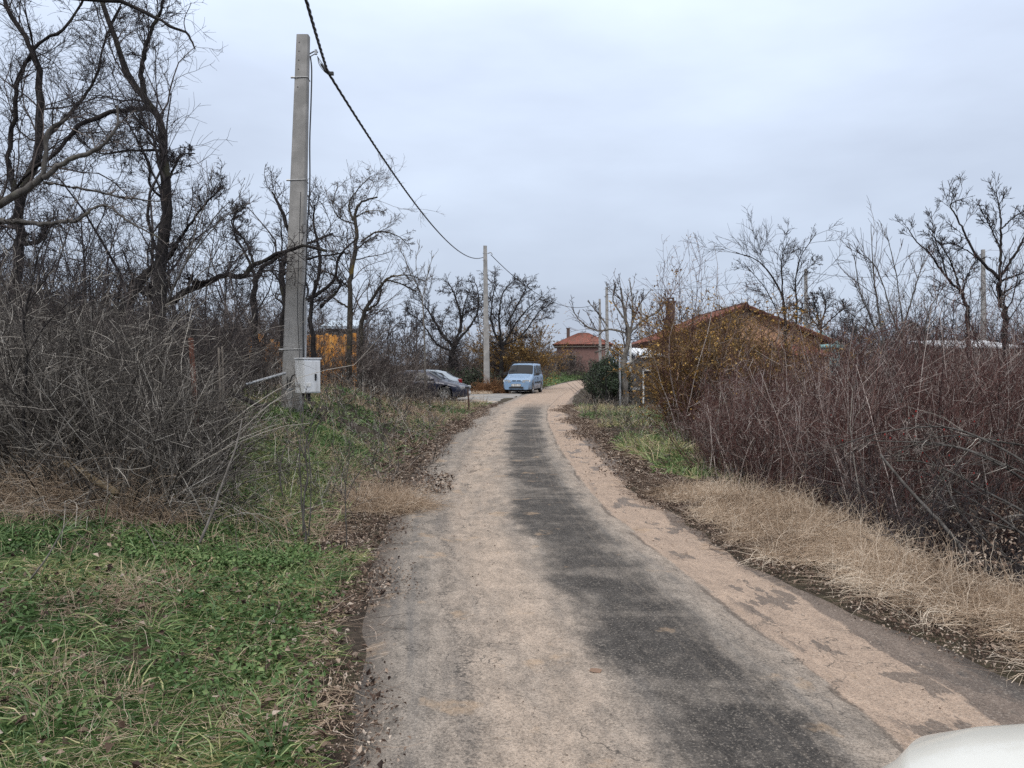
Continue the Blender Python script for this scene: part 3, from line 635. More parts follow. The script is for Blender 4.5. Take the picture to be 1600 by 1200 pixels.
# ------------------------------------------------------------------ posts in the verge
def rodpost(name, pxb, pyb, pxt, pyt, D, r, mat, label, cat='post', n=8, angle=False):
    b = W(pxb, pyb, D); t = W(pxt, pyt, D); g = MB()
    if angle:
        dv = t-b; g.prism([(0, 0, 0), (r*2, 0, 0), (r*2, .006, 0), (.006, .006, 0), (.006, r*2, 0), (0, r*2, 0)], tuple(dv))
    else: g.tube([(0, 0, 0), tuple((t-b)*.5+np.array([.01, 0, 0])), tuple(t-b)], [r*1.05, r, r*.9], n)
    return tag(g.build(name, M[mat], loc=b), label, cat)
rodpost('fence_post', 312, 770, 298, 528, 8.4, .030, 'postred', 'old red brown painted post standing in the brambles on the left')
rodpost('fence_post', 346, 720, 340, 543, 8.8, .010, 'wood', 'thin grey stake, left one of the close pair in the brambles', angle=True)
rodpost('fence_post', 352, 720, 345.5, 541, 8.9, .010, 'wood', 'thin grey stake, right one of the close pair in the brambles', angle=True)
rodpost('fence_post', 733, 655, 731, 608, 27, .03, 'rust', 'short dark rusty post at the verge in front of the navy car')
rodpost('fence_post', 969, 634, 968, 562, 29, .04, 'steel', 'pale grey metal post against the dark green hedge bush')
rodpost('fence_post', 985, 610, 985, 536, 31.5, .05, 'white', 'white painted post between the walnut trunk and the narrow shed')
# ------------------------------------------------------------------ vehicles
class Car:
    def __init__(s, L, prof, wheels, wr_, name, label, cat, loc, yaw, mat):
        s.L = L; s.wh = wheels; s.wr = wr_
        xs = np.arange(0, L+.001, .03); s.xs = xs
        def f(key):
            k = np.array(prof[key], float); y = np.interp(xs, k[:, 0], k[:, 1]); ker = np.array([1, 2, 3, 2, 1.])/9
            return np.convolve(np.pad(y, 2, mode='edge'), ker, 'valid')
        s.zt, s.zs, s.ws, s.wt = f('zt'), f('zs'), f('ws'), f('wt')
        s.zb = np.full(len(xs), prof.get('zb', .2)); s.zb0 = s.zb.copy()
        for x_ in wheels:
            d = np.abs(xs-x_); R2 = wr_+.055
            s.zb = np.maximum(s.zb, np.where(d < R2, wr_+np.sqrt(np.maximum(R2**2-d**2, 0)), 0))
        s.root = empty(name, loc, yaw, label, cat)
        ring = np.stack([s.pt(i) for i in range(len(xs))])      # n,12,2
        full = np.concatenate([ring, ring[:, -2:0:-1]*np.array([-1, 1])], 1); k = full.shape[1]
        V = np.concatenate([np.repeat((xs-L/2)[:, None, None], k, 1), full], 2).reshape(-1, 3)
        idx = np.arange(len(xs)*k).reshape(len(xs), k)
        a = idx[:-1]; b = np.roll(a, -1, 1); c = idx[1:]; d = np.roll(c, -1, 1)
        F = [tuple(q) for q in np.stack([a, c, d, b], -1).reshape(-1, 4)] + [tuple(idx[0]), tuple(idx[-1][::-1])]
        g = MB(); g.add(V, F); s.body = g.build('body', M[mat], s.root, smooth=True)
        s.body.data.polygons[-1].use_smooth = False; s.body.data.polygons[-2].use_smooth = False
        g = MB().box((0, 0, .30), (L*.9, 1.15, .34)); g.build('underbody', M['black'], s.root)  # black underside, hung low to stand in for shade beneath the bumper
    def pt(s, i):
        zb, zs, zt, ws, wt = s.zb[i], s.zs[i], s.zt[i], s.ws[i], s.wt[i]
        dz_ = min(.07, .35*(zt-zs)); hood = zt-zs < .2; zr = max(zs+.006, zt-dz_)
        l = lambda a, b, t: a*(1-t)+b*t
        wl = ws-.03
        return np.array([(0, zb), (wl*.9, zb), (ws-.025, zb+.02), (ws, l(zb, zs, .45)), (ws, zs-.08), (ws-.03, zs), (l(ws-.045, wt, .33), l(zs, zr, .33)), (l(ws-.045, wt, .66), l(zs, zr, .66)), (wt, zr), (wt*.82 if hood else wt-.09, l(zr, zt, .5 if hood else .75)), (wt*.5, l(zr, zt, .85 if hood else .96)), (0, zt)])
    def at(s, x, t, side=1, off=.012):
        i = np.clip(x/.03, 0, len(s.xs)-1.001); i0 = int(i); fr = i-i0
        def ringv(tt):
            j = int(min(tt, 10.999)); g_ = tt-j
            a = s.pt(i0); b = s.pt(i0+1); r = a*(1-fr)+b*fr
            return r[j]*(1-g_)+r[j+1]*g_
        p = ringv(t); q = ringv(min(t+.25, 11)) if t < 10.7 else ringv(10.7)
        if t < 10.7: tn = q-p
        else: tn = p-q
        n_ = np.array([tn[1], -tn[0]]); n_ /= np.linalg.norm(n_)+1e-9
        return (x-s.L/2, side*(p[0]+n_[0]*off), p[1]+n_[1]*off)
    def patch(s, name, mat, corners, side=1, nu_=10, nv_=8, parent=None, off=.012):
        """corners: (x,t) lower-front, lower-rear, upper-rear, upper-front"""
        c = np.array(corners, float); v = []
        for j in range(nv_+1):
            for i in range(nu_+1):
                a, b = i/nu_, j/nv_; p = (c[0]*(1-a)+c[1]*a)*(1-b)+(c[3]*(1-a)+c[2]*a)*b; v.append(s.at(p[0], p[1], side, off))
        n1 = nu_+1; f = [(j*n1+i, j*n1+i+1, (j+1)*n1+i+1, (j+1)*n1+i) for j in range(nv_) for i in range(nu_)]
        return MB().add(v, f).build(name, M[mat], parent or s.root, smooth=True)
    def screen(s, name, x0, x1, t0, mat='glass', inset=.04, off=.014, frontup=True):
        v = []; ny = 14; nx = 12
        for i in range(nx+1):
            x = x0+(x1-x0)*i/nx
            for j in range(ny+1):
                a = -1+2*j/ny; t = 11-(11-t0)*abs(a); sd_ = 1 if a >= 0 else -1
                v.append(s.at(x, t, sd_, off))
        f = [(i*(ny+1)+j, i*(ny+1)+j+1, (i+1)*(ny+1)+j+1, (i+1)*(ny+1)+j) for i in range(nx) for j in range(ny)]
        return MB().add(v, f).build(name, M[mat], s.root, smooth=True)
    def wheels(s, track, width=.19, spokes=5, rim='chrome'):
        for x_ in s.wh:
            for sd_ in (-1, 1):
                y0 = sd_*track; yo = y0+sd_*width/2; yi = y0-sd_*width/2; cx_ = x_-s.L/2; r = s.wr
                wo = MB().cyl((cx_, yi, r), (cx_, yo, r), .02, n=8).build('wheel', M['black'], s.root)
                prof = [(r*.62, yi), (r*.93, yi), (r, yi+sd_*.03), (r, yo-sd_*.03), (r*.93, yo), (r*.66, yo), (r*.64, yo-sd_*.05)]
                n = 28; v = [(cx_+a*math.cos(2*math.pi*k/n), b, r+a*math.sin(2*math.pi*k/n)) for k in range(n) for a, b in prof]; m_ = len(prof)
                f = [(k*m_+j, k*m_+j+1, ((k+1) % n)*m_+j+1, ((k+1) % n)*m_+j) for k in range(n) for j in range(m_-1)]
                MB().add(v, f).build('tyre', M['black'], wo, smooth=True)
                g = MB(); rr = r*.65
                g.cyl((cx_, yo-sd_*.075, r), (cx_, yo-sd_*.06, r), rr, n=24)
                MBk = MB().add(*[g.v, g.f]); MBk.build('brake_shadow_disc' if False else 'shade_disc', M['black'], wo)  # black disc standing in for the shade behind the wheel spokes
                g = MB(); v = []; prof2 = [(rr, yo-sd_*.05), (rr*1.02, yo-sd_*.004), (rr*.90, yo-sd_*.004), (rr*.88, yo-sd_*.05)]
                v = [(cx_+a*math.cos(2*math.pi*k/n), b, r+a*math.sin(2*math.pi*k/n)) for k in range(n) for a, b in prof2]
                g.add(v, [(k*4+j, k*4+(j+1) % 4, ((k+1) % n)*4+(j+1) % 4, ((k+1) % n)*4+j) for k in range(n) for j in range(4)])
                g.cyl((cx_, yo-sd_*.05, r), (cx_, yo-sd_*.008, r), rr*.24, n=12)
                for k in range(spokes):
                    th = 2*math.pi*k/spokes+.3; c_, s_ = math.cos(th), math.sin(th); w1, w2 = rr*.17, rr*.24
                    P_ = [(cx_+c_*rr*.15-s_*w1, yo-sd_*.045, r+s_*rr*.15+c_*w1), (cx_+c_*rr*.92-s_*w2, yo-sd_*.045, r+s_*rr*.92+c_*w2), (cx_+c_*rr*.92+s_*w2, yo-sd_*.045, r+s_*rr*.92-c_*w2), (cx_+c_*rr*.15+s_*w1, yo-sd_*.045, r+s_*rr*.15-c_*w1)]
                    g.prism(P_, (0, sd_*.035, 0))
                g.build('rim', M[rim], wo)
def text_obj(name, body, size, mat, parent, loc, rot):
    cu = bpy.data.curves.new(name, 'FONT'); cu.body = body; cu.size = size; cu.extrude = .002; cu.align_x = 'CENTER'; cu.align_y = 'CENTER'
    t = bpy.data.objects.new('tmp', cu); COL.objects.link(t); bpy.context.view_layer.update()
    me = bpy.data.meshes.new_from_object(t.evaluated_get(bpy.context.evaluated_depsgraph_get())); COL.objects.unlink(t); bpy.data.objects.remove(t)
    o = link(name, me, None, parent); me.materials.clear(); me.materials.append(M[mat]); o.location = loc; o.rotation_euler = rot; return o
# light blue van
L = 4.1
vp = dict(zt=[(0, .74), (.06, .84), (.3, .93), (.9, 1.09), (1.0, 1.13), (1.62, 1.70), (1.85, 1.77), (2.5, 1.80), (3.85, 1.79), (3.98, 1.72), (4.1, 1.60)],
          zs=[(0, .66), (.06, .76), (.3, .84), (.9, .98), (1.1, 1.02), (3.9, 1.06), (4.1, 1.02)],
          ws=[(0, .70), (.08, .79), (.3, .84), (.8, .86), (3.7, .86), (4.0, .83), (4.1, .78)],
          wt=[(0, .60), (.3, .72), (.95, .76), (1.2, .76), (1.7, .68), (2.5, .68), (3.9, .68), (4.1, .64)], zb=.24)
vloc = np.array([(819-800)/1200*45.5, 46.9, .06])
van = Car(L, vp, (.75, 3.42), .30, 'parked_van', 'light blue passenger van with roof bars parked facing the camera beside the road', 'van', (vloc[0], vloc[1], float(.02)), math.pi/2-R_(13), 'vanblue')
van.wheels(.75)
van.screen('windscreen', 1.03, 1.60, 8.25)
van.screen('rear_window', 4.02, 4.085, 8.6)
for sd_ in (-1, 1):
    van.patch('door_window', 'glass', [(1.40, 5.3), (2.08, 5.3), (2.08, 7.75), (1.78, 7.75)], sd_)
    van.patch('quarter_window', 'glass', [(1.13, 5.3), (1.34, 5.3), (1.68, 7.55), (1.62, 7.55)], sd_, 4, 5)
    van.patch('side_window', 'glass', [(2.28, 5.35), (3.02, 5.35), (3.02, 7.7), (2.28, 7.7)], sd_)
    van.patch('rear_side_window', 'glass', [(3.14, 5.35), (3.86, 5.35), (3.82, 7.7), (3.14, 7.7)], sd_)
    van.patch('side_moulding', 'black', [(1.16, 3.02), (2.98, 3.02), (2.98, 3.25), (1.16, 3.25)], sd_, 10, 2)
    MB().box((2.12-L/2, sd_*.872, .62), (.012, .01, .74)).build('door_seam', M['black'], van.root)
    MB().box((2.0-L/2, sd_*.872, .93), (.15, .03, .035)).build('door_handle', M['black'], van.root)
    g = MB().box((1.36-L/2, sd_*1.0, 1.14), (.10, .20, .17)).box((1.38-L/2, sd_*.87, 1.08), (.05, .12, .05)); g.build('mirror', M['black'], van.root, bevel=.015)
    g = MB().prism([(-.015, sd_*.34, .66), (-.012, sd_*.62, .655), (.02, sd_*.70, .67), (.02, sd_*.71, .80), (.0, sd_*.60, .82), (-.01, sd_*.36, .79)], (.17, sd_*.05, 0))
    o_l = g.build('headlight', M['lamp'], van.root); o_l.location = (-L/2, 0, 0)
    g = MB().box((.12-L/2, sd_*.775, .74), (.14, .05, .12)); g.build('indicator', M['white'], van.root, bevel=.01)
    MB().box((.02-L/2, sd_*.14, .755), (.06, .24, .06)).build('grille_slot', M['black'], van.root, bevel=.01)
    MB().box((4.08-L/2, sd_*.72, 1.0), (.06, .12, .42)).build('tail_light', M['redlamp'], van.root, bevel=.01)
MB().tube([(1.75-L/2, -.62, 1.86), (1.75-L/2, .62, 1.86)], .018).box((1.75-L/2, .62, 1.81), (.05, .04, .1)).box((1.75-L/2, -.62, 1.81), (.05, .04, .1)).build('roof_bar', M['black'], van.root)
MB().tube([(3.3-L/2, -.62, 1.88), (3.3-L/2, .62, 1.88)], .018).box((3.3-L/2, .62, 1.82), (.05, .04, .1)).box((3.3-L/2, -.62, 1.82), (.05, .04, .1)).build('roof_bar', M['black'], van.root)
g = MB().prism([(-.05-L/2, -.74, .28), (-.02-L/2, -.80, .28), (-.02-L/2, -.80, .57), (-.05-L/2, -.74, .59)], (.25, 0, 0))
bmp = []
for y_ in np.linspace(-.84, .84, 15):
    x_ = -.07+.42*abs(y_/.84)**3.2; bmp += [(x_-L/2, y_, .27), (x_-.015-L/2, y_, .40), (x_-L/2, y_, .60), (x_+.16-L/2, y_*.97, .62), (x_+.16-L/2, y_*.97, .26)]
f = [(i*5+k, i*5+(k+1) % 5, (i+1)*5+(k+1) % 5, (i+1)*5+k) for i in range(14) for k in range(5)] + [tuple(range(5)), tuple(range(70, 75))[::-1]]
MB().add(bmp, f).build('bumper', M['vanblue'], van.root)
MB().box((-.078-L/2, 0, .36), (.03, .84, .10)).build('air_intake', M['black'], van.root)
pl = MB().box((-.10-L/2, 0, .505), (.015, .54, .125)).build('number_plate', M['white'], van.root)
MB().box((-.097-L/2, 0, .505), (.013, .58, .155)).build('plate_frame', M['black'], van.root)
text_obj('plate_lettering', 'B 9804 CP', .115, 'ink', pl, (-.1095-L/2, 0, .505), (R_(90), 0, R_(-90)))
MB().tube([(1.06-L/2, -.1, 1.185), (1.13-L/2, -.62, 1.24)], .012).tube([(1.06-L/2, .58, 1.185), (1.12-L/2, .05, 1.24)], .012).build('wiper', M['black'], van.root)
MB().tube([(1.75-L/2, 0, 1.77), (1.95-L/2, 0, 2.0)], .006).build('aerial', M['black'], van.root)
# navy car and silver car
def hatch(name, label, loc, yaw, mat, L=4.15):
    hp = dict(zt=[(0, .60), (.05, .68), (.25, .77), (.9, .93), (1.0, .97), (1.72, 1.36), (2.2, 1.42), (2.9, 1.40), (3.35, 1.31), (3.85, 1.02), (4.05, .94), (L, .80)],
              zs=[(0, .52), (.05, .60), (.25, .69), (.95, .84), (1.7, .88), (3.3, .93), (3.9, .90), (L, .72)],
              ws=[(0, .62), (.06, .72), (.3, .81), (.8, .85), (3.5, .85), (3.95, .80), (L, .70)],
              wt=[(0, .5), (.3, .66), (.95, .70), (1.1, .70), (1.75, .56), (3.2, .55), (3.7, .58), (L, .56)], zb=.2)
    c = Car(L, hp, (.85, 3.4), .31, name, label, 'car', loc, yaw, mat); c.wheels(.755)
    c.screen('windscreen', 1.04, 1.70, 8.25); c.screen('rear_window', 3.36, 3.80, 8.4)
    for sd_ in (-1, 1):
        c.patch('door_window', 'glass', [(1.42, 5.3), (2.25, 5.3), (2.25, 7.75), (1.88, 7.7)], sd_)
        c.patch('rear_side_window', 'glass', [(2.33, 5.3), (3.42, 5.35), (3.12, 7.5), (2.33, 7.75)], sd_)
        MB().box((2.29-L/2, sd_*.862, .58), (.012, .01, .56)).build('door_seam', M['black'], c.root)
        MB().box((2.12-L/2, sd_*.862, .80), (.15, .03, .03)).build('door_handle', M[mat], c.root)
        MB().box((1.38-L/2, sd_*.95, .98), (.10, .17, .12)).box((1.38-L/2, sd_*.87, .93), (.05, .12, .04)).build('mirror', M[mat], c.root, bevel=.02)
        MB().box((.11-L/2, sd_*.58, .62), (.24, .28, .13), rz=-sd_*R_(24)).build('headlight', M['lamp'], c.root, bevel=.02)
        MB().box((L-.10-L/2, sd_*.70, .80), (.22, .16, .26), rz=sd_*R_(14)).build('tail_light', M['redlamp'], c.root, bevel=.02)
    MB().box((.0-L/2, 0, .59), (.05, .66, .09)).build('grille', M['black'], c.root, bevel=.01)
    for e, nm in ((1, 'bumper'), (-1, 'rear_bumper')):
        bmp = []
        for y_ in np.linspace(-.83, .83, 13):
            x_ = e*(-.09+.42*abs(y_/.83)**3)
            xx_ = (x_-L/2) if e > 0 else (x_+L/2)
            bmp += [(xx_, y_, .2), (xx_-.02*e, y_, .36), (xx_, y_, .50), (xx_+.16*e, y_*.97, .53), (xx_+.16*e, y_*.97, .2)]
        f = [(i*5+k, i*5+(k+1) % 5, (i+1)*5+(k+1) % 5, (i+1)*5+k) for i in range(12) for k in range(5)] + [tuple(range(5)), tuple(range(60, 65))[::-1]]
        MB().add(bmp, f).build(nm, M[mat], c.root)
    MB().box((-.115-L/2, 0, .37), (.012, .5, .11)).build('number_plate', M['white'], c.root)
    return c
# local +x points to the rear of the car
navy = hatch('parked_car', 'navy blue hatchback with five spoke alloy wheels, its nose showing behind the brambles', (-4.15, 36.6, .03), math.pi-R_(12), 'navy')
silv = hatch('parked_car', 'silver hatchback parked behind the navy car with its red tail light showing', (-4.75, 40.6, .03), R_(6), 'silver')
# the off white car whose bonnet reaches into the lower right corner
cp = dict(zt=[(0, .70), (.04, .80), (.12, .87), (.3, .92), (.9, .985), (1.15, 1.02), (1.9, 1.40), (2.4, 1.46), (3.3, 1.43), (4.1, 1.1), (4.3, .9)],
          zs=[(0, .62), (.04, .71), (.12, .78), (.3, .83), (.95, .90), (1.9, .93), (3.5, .95), (4.3, .80)],
          ws=[(0, .30), (.04, .44), (.1, .57), (.2, .69), (.35, .78), (.6, .85), (.9, .87), (3.5, .87), (4.0, .83), (4.3, .7)],
          wt=[(0, .2), (.04, .34), (.1, .47), (.2, .59), (.35, .68), (.6, .75), (.95, .76), (1.1, .74), (1.9, .58), (3.3, .57), (4.3, .58)], zb=.2)
wc = Car(4.3, cp, (.85, 3.45), .31, 'white_car', 'off white car beside the viewer, only its bonnet corner in the lower right', 'car', (1.37, -.47, .015), -math.pi/2, 'cream')
wc.patch('bonnet_seam', 'black', [(.32, 5.35), (1.1, 5.35), (1.1, 5.5), (.32, 5.5)], 1, 16, 1, None, .002); wc.patch('bonnet_seam', 'black', [(.32, 5.35), (1.1, 5.35), (1.1, 5.5), (.32, 5.5)], -1, 16, 1, None, .002); wc.wheels(.77); wc.screen('windscreen', 1.2, 1.88, 8.25); wc.screen('rear_window', 3.5, 4.0, 8.4)
for sd_ in (-1, 1):
    wc.patch('door_window', 'glass', [(1.6, 5.3), (2.4, 5.3), (2.4, 7.75), (2.05, 7.7)], sd_); wc.patch('rear_side_window', 'glass', [(2.5, 5.3), (3.5, 5.35), (3.2, 7.5), (2.5, 7.75)], sd_)
    MB().box((.20-2.15, sd_*.56, .60), (.22, .22, .12), rz=-sd_*R_(24)).build('headlight', M['lamp'], wc.root, bevel=.02)
# ------------------------------------------------------------------ trees drawn limb by limb
TR = .82
def handtree(name, label, limbs, D, levels, barkm='bark_dark', twigm='twig_dark', cat='tree', base_z=None, group=None, rscale=1., buds=None, nlimbs_only=None):
    """limbs: list of [(px,py[,dD]), ...] with start and end radius; levels: list of spawn dicts"""
    pr = []
    for pts, r0, r1 in limbs:
        q = [W(p[0], p[1], D+(p[2] if len(p) > 2 else 0)) for p in pts]
        rr = np.linspace(r0, r1, len(q)); pr.append(catmull(q, rr*rscale, 5))
    base = pr[0][0][0].copy()
    if base_z is None: base_z = float(Hz(base[0], base[1]))-.1
    if pr[0][0][0][2] > base_z:
        p0, r0 = pr[0]; n0 = 6; ext = np.linspace([p0[0][0]+rng.normal(0, .05), p0[0][1], base_z], p0[0], n0)[:-1]
        pr[0] = (np.vstack([ext, p0]), np.concatenate([np.linspace(r0[0]*1.3, r0[0], n0)[:-1], r0]))
    base = pr[0][0][0].copy(); h = empty(name, base, 0, label, cat, group)
    n = 28; LP = []; LR = []
    for P, R in pr:
        s = np.linspace(0, len(P)-1, n+1); P2 = np.stack([np.interp(s, np.arange(len(P)), P[:, k]) for k in range(3)], 1); R2 = np.interp(s, np.arange(len(P)), R)
        P2[1:-1] += rng.normal(0, 1, (n-1, 3))*R2[1:-1, None]*.22
        LP.append(P2); LR.append(R2*(1+.08*rng.normal(size=n+1)))
    LP = np.array(LP)-base; LR = np.array(LR)
    LR = LR*TR; a = Acc(); a.tubes(LP, LR, 8); a.build('trunk', M[barkm], h, smooth=True)
    c = Acc(); P, R = LP, LR; bp = []
    for lv in levels:
        lv = dict(lv); sides = lv.pop('sides', 3); P, R = spawn(P, R, **lv); c.tubes(P, R, sides); bp.append(P)
    c.build('crown', M[twigm], h)
    if buds:
        pts = bp[-1][:, 1:].reshape(-1, 3); sel = rng.random(len(pts)) < buds[0]; b = Acc(); b.leaves(pts[sel]+rng.normal(0, .02, (sel.sum(), 3)), rng.uniform(buds[1]*.6, buds[1]*1.3, sel.sum())); b.build('buds', M[buds[2]], h)
    return h
lvA = [dict(k=22, t0=.2, t1=1, ang=(.4, 1.1), lf=.34, rf=.33, rmin=.005, n=7, wander=.22, trop=(0, 0, .06)),
       dict(k=10, t0=.15, t1=1, ang=(.4, 1.1), lf=.55, rf=.5, rmin=.0035, n=5, wander=.2, trop=(0, 0, .04)),
       dict(k=8, t0=.1, t1=1, ang=(.4, 1.1), lf=.55, rf=.6, rmin=.0028, n=3, wander=.2, trop=(0, 0, .02))]
TR = .8
handtree('bare_tree', 'tall black barked bare tree with a forked wavy trunk rising on the left', [
    ([(250, 610), (252, 500), (256, 400), (262, 325), (256, 270), (253, 205), (236, 168), (205, 128), (180, 60), (158, 0), (140, -60)], .125, .03),
    ([(226, 152, .1), (222, 105), (234, 55), (252, 15), (262, -40)], .05, .02),
    ([(234, 170), (190, 172, -.3), (130, 192, -.5), (90, 235, -.6), (45, 270, -.4), (20, 300, -.2)], .05, .02),
    ([(260, 290), (272, 262, .2), (284, 242, .4), (305, 240, .5)], .028, .012),
    ([(256, 235), (200, 235, .4), (150, 238, .7), (110, 200, .9)], .028, .01),
    ([(259, 315), (235, 290, -.3), (232, 255, -.4), (212, 215, -.4), (198, 190, -.3)], .025, .01)], 11.5, lvA)
handtree('bare_tree', 'dark bare tree at the left edge with two upright wavy stems', [
    ([(28, 640), (26, 480), (27, 380), (28, 320), (60, 240), (62, 170), (58, 100), (40, 60), (10, 10), (0, -50)], .13, .03),
    ([(28, 330), (14, 250), (24, 180), (30, 120), (58, 70), (100, 45), (130, 0)], .06, .02),
    ([(45, 275), (75, 215), (120, 165), (150, 120), (165, 60), (190, 10)], .045, .015),
    ([(27, 380), (60, 378, -.3), (75, 350, -.3)], .05, .03)], 12.5, lvA)
handtree('bare_tree', 'thick grey limbed bare tree leaning in from beyond the left edge', [
    ([(-160, 640), (-130, 480), (-70, 370), (0, 318), (45, 292), (68, 270), (74, 210), (105, 185)], .07, .018),
    ([(68, 278), (105, 250), (150, 235), (182, 200), (184, 165)], .035, .012),
    ([(68, 285), (130, 295, .1), (190, 308, .2), (250, 315, .3)], .022, .008),
    ([(-60, 365), (0, 346, -.1), (60, 350, -.1), (120, 345, -.1)], .04, .02),
    ([(120, 345, -.1), (160, 320, 0), (200, 345, 0), (250, 372, 0)], .02, .008)], 7.5,
    [dict(k=13, t0=.3, t1=1, ang=(.4, 1.), lf=.3, rf=.35, rmin=.0035, n=7, wander=.16, trop=(0, 0, .05)), dict(k=6, t0=.15, t1=1, ang=(.4, 1.), lf=.5, rf=.55, rmin=.0022, n=4, wander=.15)], 'bark_grey', 'twig_brown')
handtree('bare_tree', 'bare tree outside the upper left corner reaching one long twisted bough into the sky', [
    ([(-420, 700), (-400, 300), (-300, 60), (-100, -20), (110, -4), (195, 4), (240, 26), (268, 42), (290, 50), (299, 64), (305, 77)], .032, .006),
    ([(290, 50), (288, 30), (299, 5)], .005, .0025), ([(240, 26), (258, 36), (252, 42)], .007, .004)], 5.5,
    [dict(k=2, t0=.4, t1=.8, ang=(.5, 1.), lf=.06, rf=.4, rmin=.003, n=5, wander=.25)], 'bark_dark', 'twig_dark')
handtree('bare_tree', 'low dark leaning tree sending one crooked bough right towards the pole', [
    ([(160, 600), (175, 520), (200, 470), (232, 425), (262, 405)], .15, .07),
    ([(215, 450), (262, 470), (290, 455), (330, 438), (352, 428), (378, 432), (398, 415), (430, 398), (470, 385), (510, 392)], .075, .03),
    ([(330, 438), (300, 440, -.2), (296, 434, -.2)], .03, .02),
    ([(398, 415), (385, 380, .2), (362, 350, .4), (372, 330, .5)], .03, .01),
    ([(262, 405), (290, 360, -.5), (320, 320, -.8), (350, 290, -.9)], .04, .01)], 12.2, lvA)
handtree('bare_tree', 'dark fruit tree with many crooked stems directly behind the near pole', [
    ([(400, 560), (396, 480), (402, 430), (430, 405), (470, 385), (520, 365)], .10, .03),
    ([(440, 560), (444, 480), (440, 420), (455, 380), (440, 330), (425, 300)], .11, .03),
    ([(440, 500), (480, 470), (520, 440), (530, 400), (560, 370)], .07, .02),
    ([(490, 560), (486, 480), (500, 410), (490, 350), (492, 320)], .07, .02),
    ([(402, 440), (385, 400), (365, 360), (370, 320)], .05, .015),
    ([(440, 430), (480, 405), (540, 395)], .05, .02), ([(500, 480), (530, 450), (525, 430)], .05, .02)], 18,
    [dict(k=15, t0=.2, t1=1, ang=(.4, 1.2), lf=.42, rf=.4, rmin=.009, n=7, wander=.25, trop=(0, 0, .05)),
     dict(k=8, t0=.15, t1=1, ang=(.4, 1.1), lf=.5, rf=.5, rmin=.006, n=4, wander=.22), dict(k=4, t0=.1, t1=1, ang=(.4, 1.), lf=.5, rf=.6, rmin=.004, n=3, wander=.2)])
handtree('bare_tree', 'airy fine twigged bare tree, tallest right of the near pole', [
    ([(544, 560), (546, 470), (550, 420), (558, 370), (554, 335), (566, 315), (590, 308)], .105, .03),
    ([(552, 345), (545, 320), (560, 295), (580, 275)], .045, .01),
    ([(564, 378), (590, 362), (620, 368), (640, 385)], .035, .01), ([(558, 390), (575, 375), (590, 368)], .03, .012),
    ([(546, 450), (520, 430), (500, 420)], .04, .015), ([(546, 482), (520, 465), (508, 450)], .04, .015), ([(553, 350), (530, 340), (520, 320), (528, 290)], .03, .01),
    ([(554, 340), (575, 330), (600, 330)], .03, .01)], 22,
    [dict(k=17, t0=.2, t1=1, ang=(.4, 1.1), lf=.45, rf=.33, rmin=.006, n=7, wander=.16, trop=(0, 0, .03)),
     dict(k=10, t0=.15, t1=1, ang=(.4, 1.1), lf=.5, rf=.5, rmin=.0045, n=5, wander=.16, trop=(0, 0, -.02)), dict(k=5, t0=.1, t1=1, ang=(.3, .9), lf=.5, rf=.6, rmin=.0035, n=3, wander=.15)], 'bark_lichen', 'twig_brown')
handtree('bare_tree', 'low tree with an ochre lichened forked trunk right of the airy tree', [
    ([(562, 590), (566, 500), (580, 470), (600, 440), (616, 430)], .10, .03), ([(574, 485), (592, 470), (596, 440)], .05, .02),
    ([(605, 437), (630, 445), (650, 455)], .035, .01), ([(610, 432), (640, 430), (665, 440)], .03, .01)], 23,
    [dict(k=15, t0=.3, t1=1, ang=(.4, 1.1), lf=.55, rf=.35, rmin=.007, n=6, wander=.18, trop=(0, 0, .03)),
     dict(k=7, t0=.15, t1=1, ang=(.4, 1.1), lf=.5, rf=.5, rmin=.0045, n=4, wander=.16), dict(k=4, t0=.1, t1=1, lf=.5, rf=.6, rmin=.0035, n=3)], 'bark_lichen', 'twig_brown')
handtree('sapling', 'pale slender sapling with upright whips left of the dark plum trees', [
    ([(664, 560), (662, 500), (658, 460), (640, 425), (630, 395)], .05, .012), ([(660, 465), (668, 430), (676, 400)], .025, .01), ([(655, 445), (650, 410), (655, 385)], .02, .008)], 30,
    [dict(k=7, t0=.4, t1=1, ang=(.2, .5), lf=.4, rf=.5, rmin=.010, n=4, wander=.08, trop=(0, 0, .08)), dict(k=3, t0=.2, t1=1, ang=(.2, .5), lf=.5, rf=.6, rmin=.007, n=3)], 'bark_pale', 'twig_grey')
lvP = [dict(k=16, t0=.2, t1=1, ang=(.5, 1.2), lf=.5, rf=.4, rmin=.018, n=6, wander=.25, trop=(0, 0, .05)),
       dict(k=10, t0=.15, t1=1, ang=(.4, 1.1), lf=.5, rf=.55, rmin=.013, n=4, wander=.22, trop=(0, 0, .04)),
       dict(k=6, t0=.1, t1=1, ang=(.4, 1.), lf=.5, rf=.6, rmin=.009, n=3, wander=.2, trop=(0, 0, .04))]
handtree('plum_tree', 'dark spreading plum tree left of the pole by the van', [
    ([(703, 575), (706, 550), (712, 535)], .22, .16), ([(710, 545), (690, 520), (675, 495), (665, 480), (655, 470)], .13, .03), ([(712, 535), (720, 500), (712, 465), (700, 440)], .12, .03),
    ([(712, 535), (738, 505), (748, 475), (745, 445)], .12, .03), ([(706, 550), (680, 535), (660, 505), (640, 490)], .1, .03), ([(720, 520), (725, 480), (735, 450)], .08, .03)], 50, lvP)
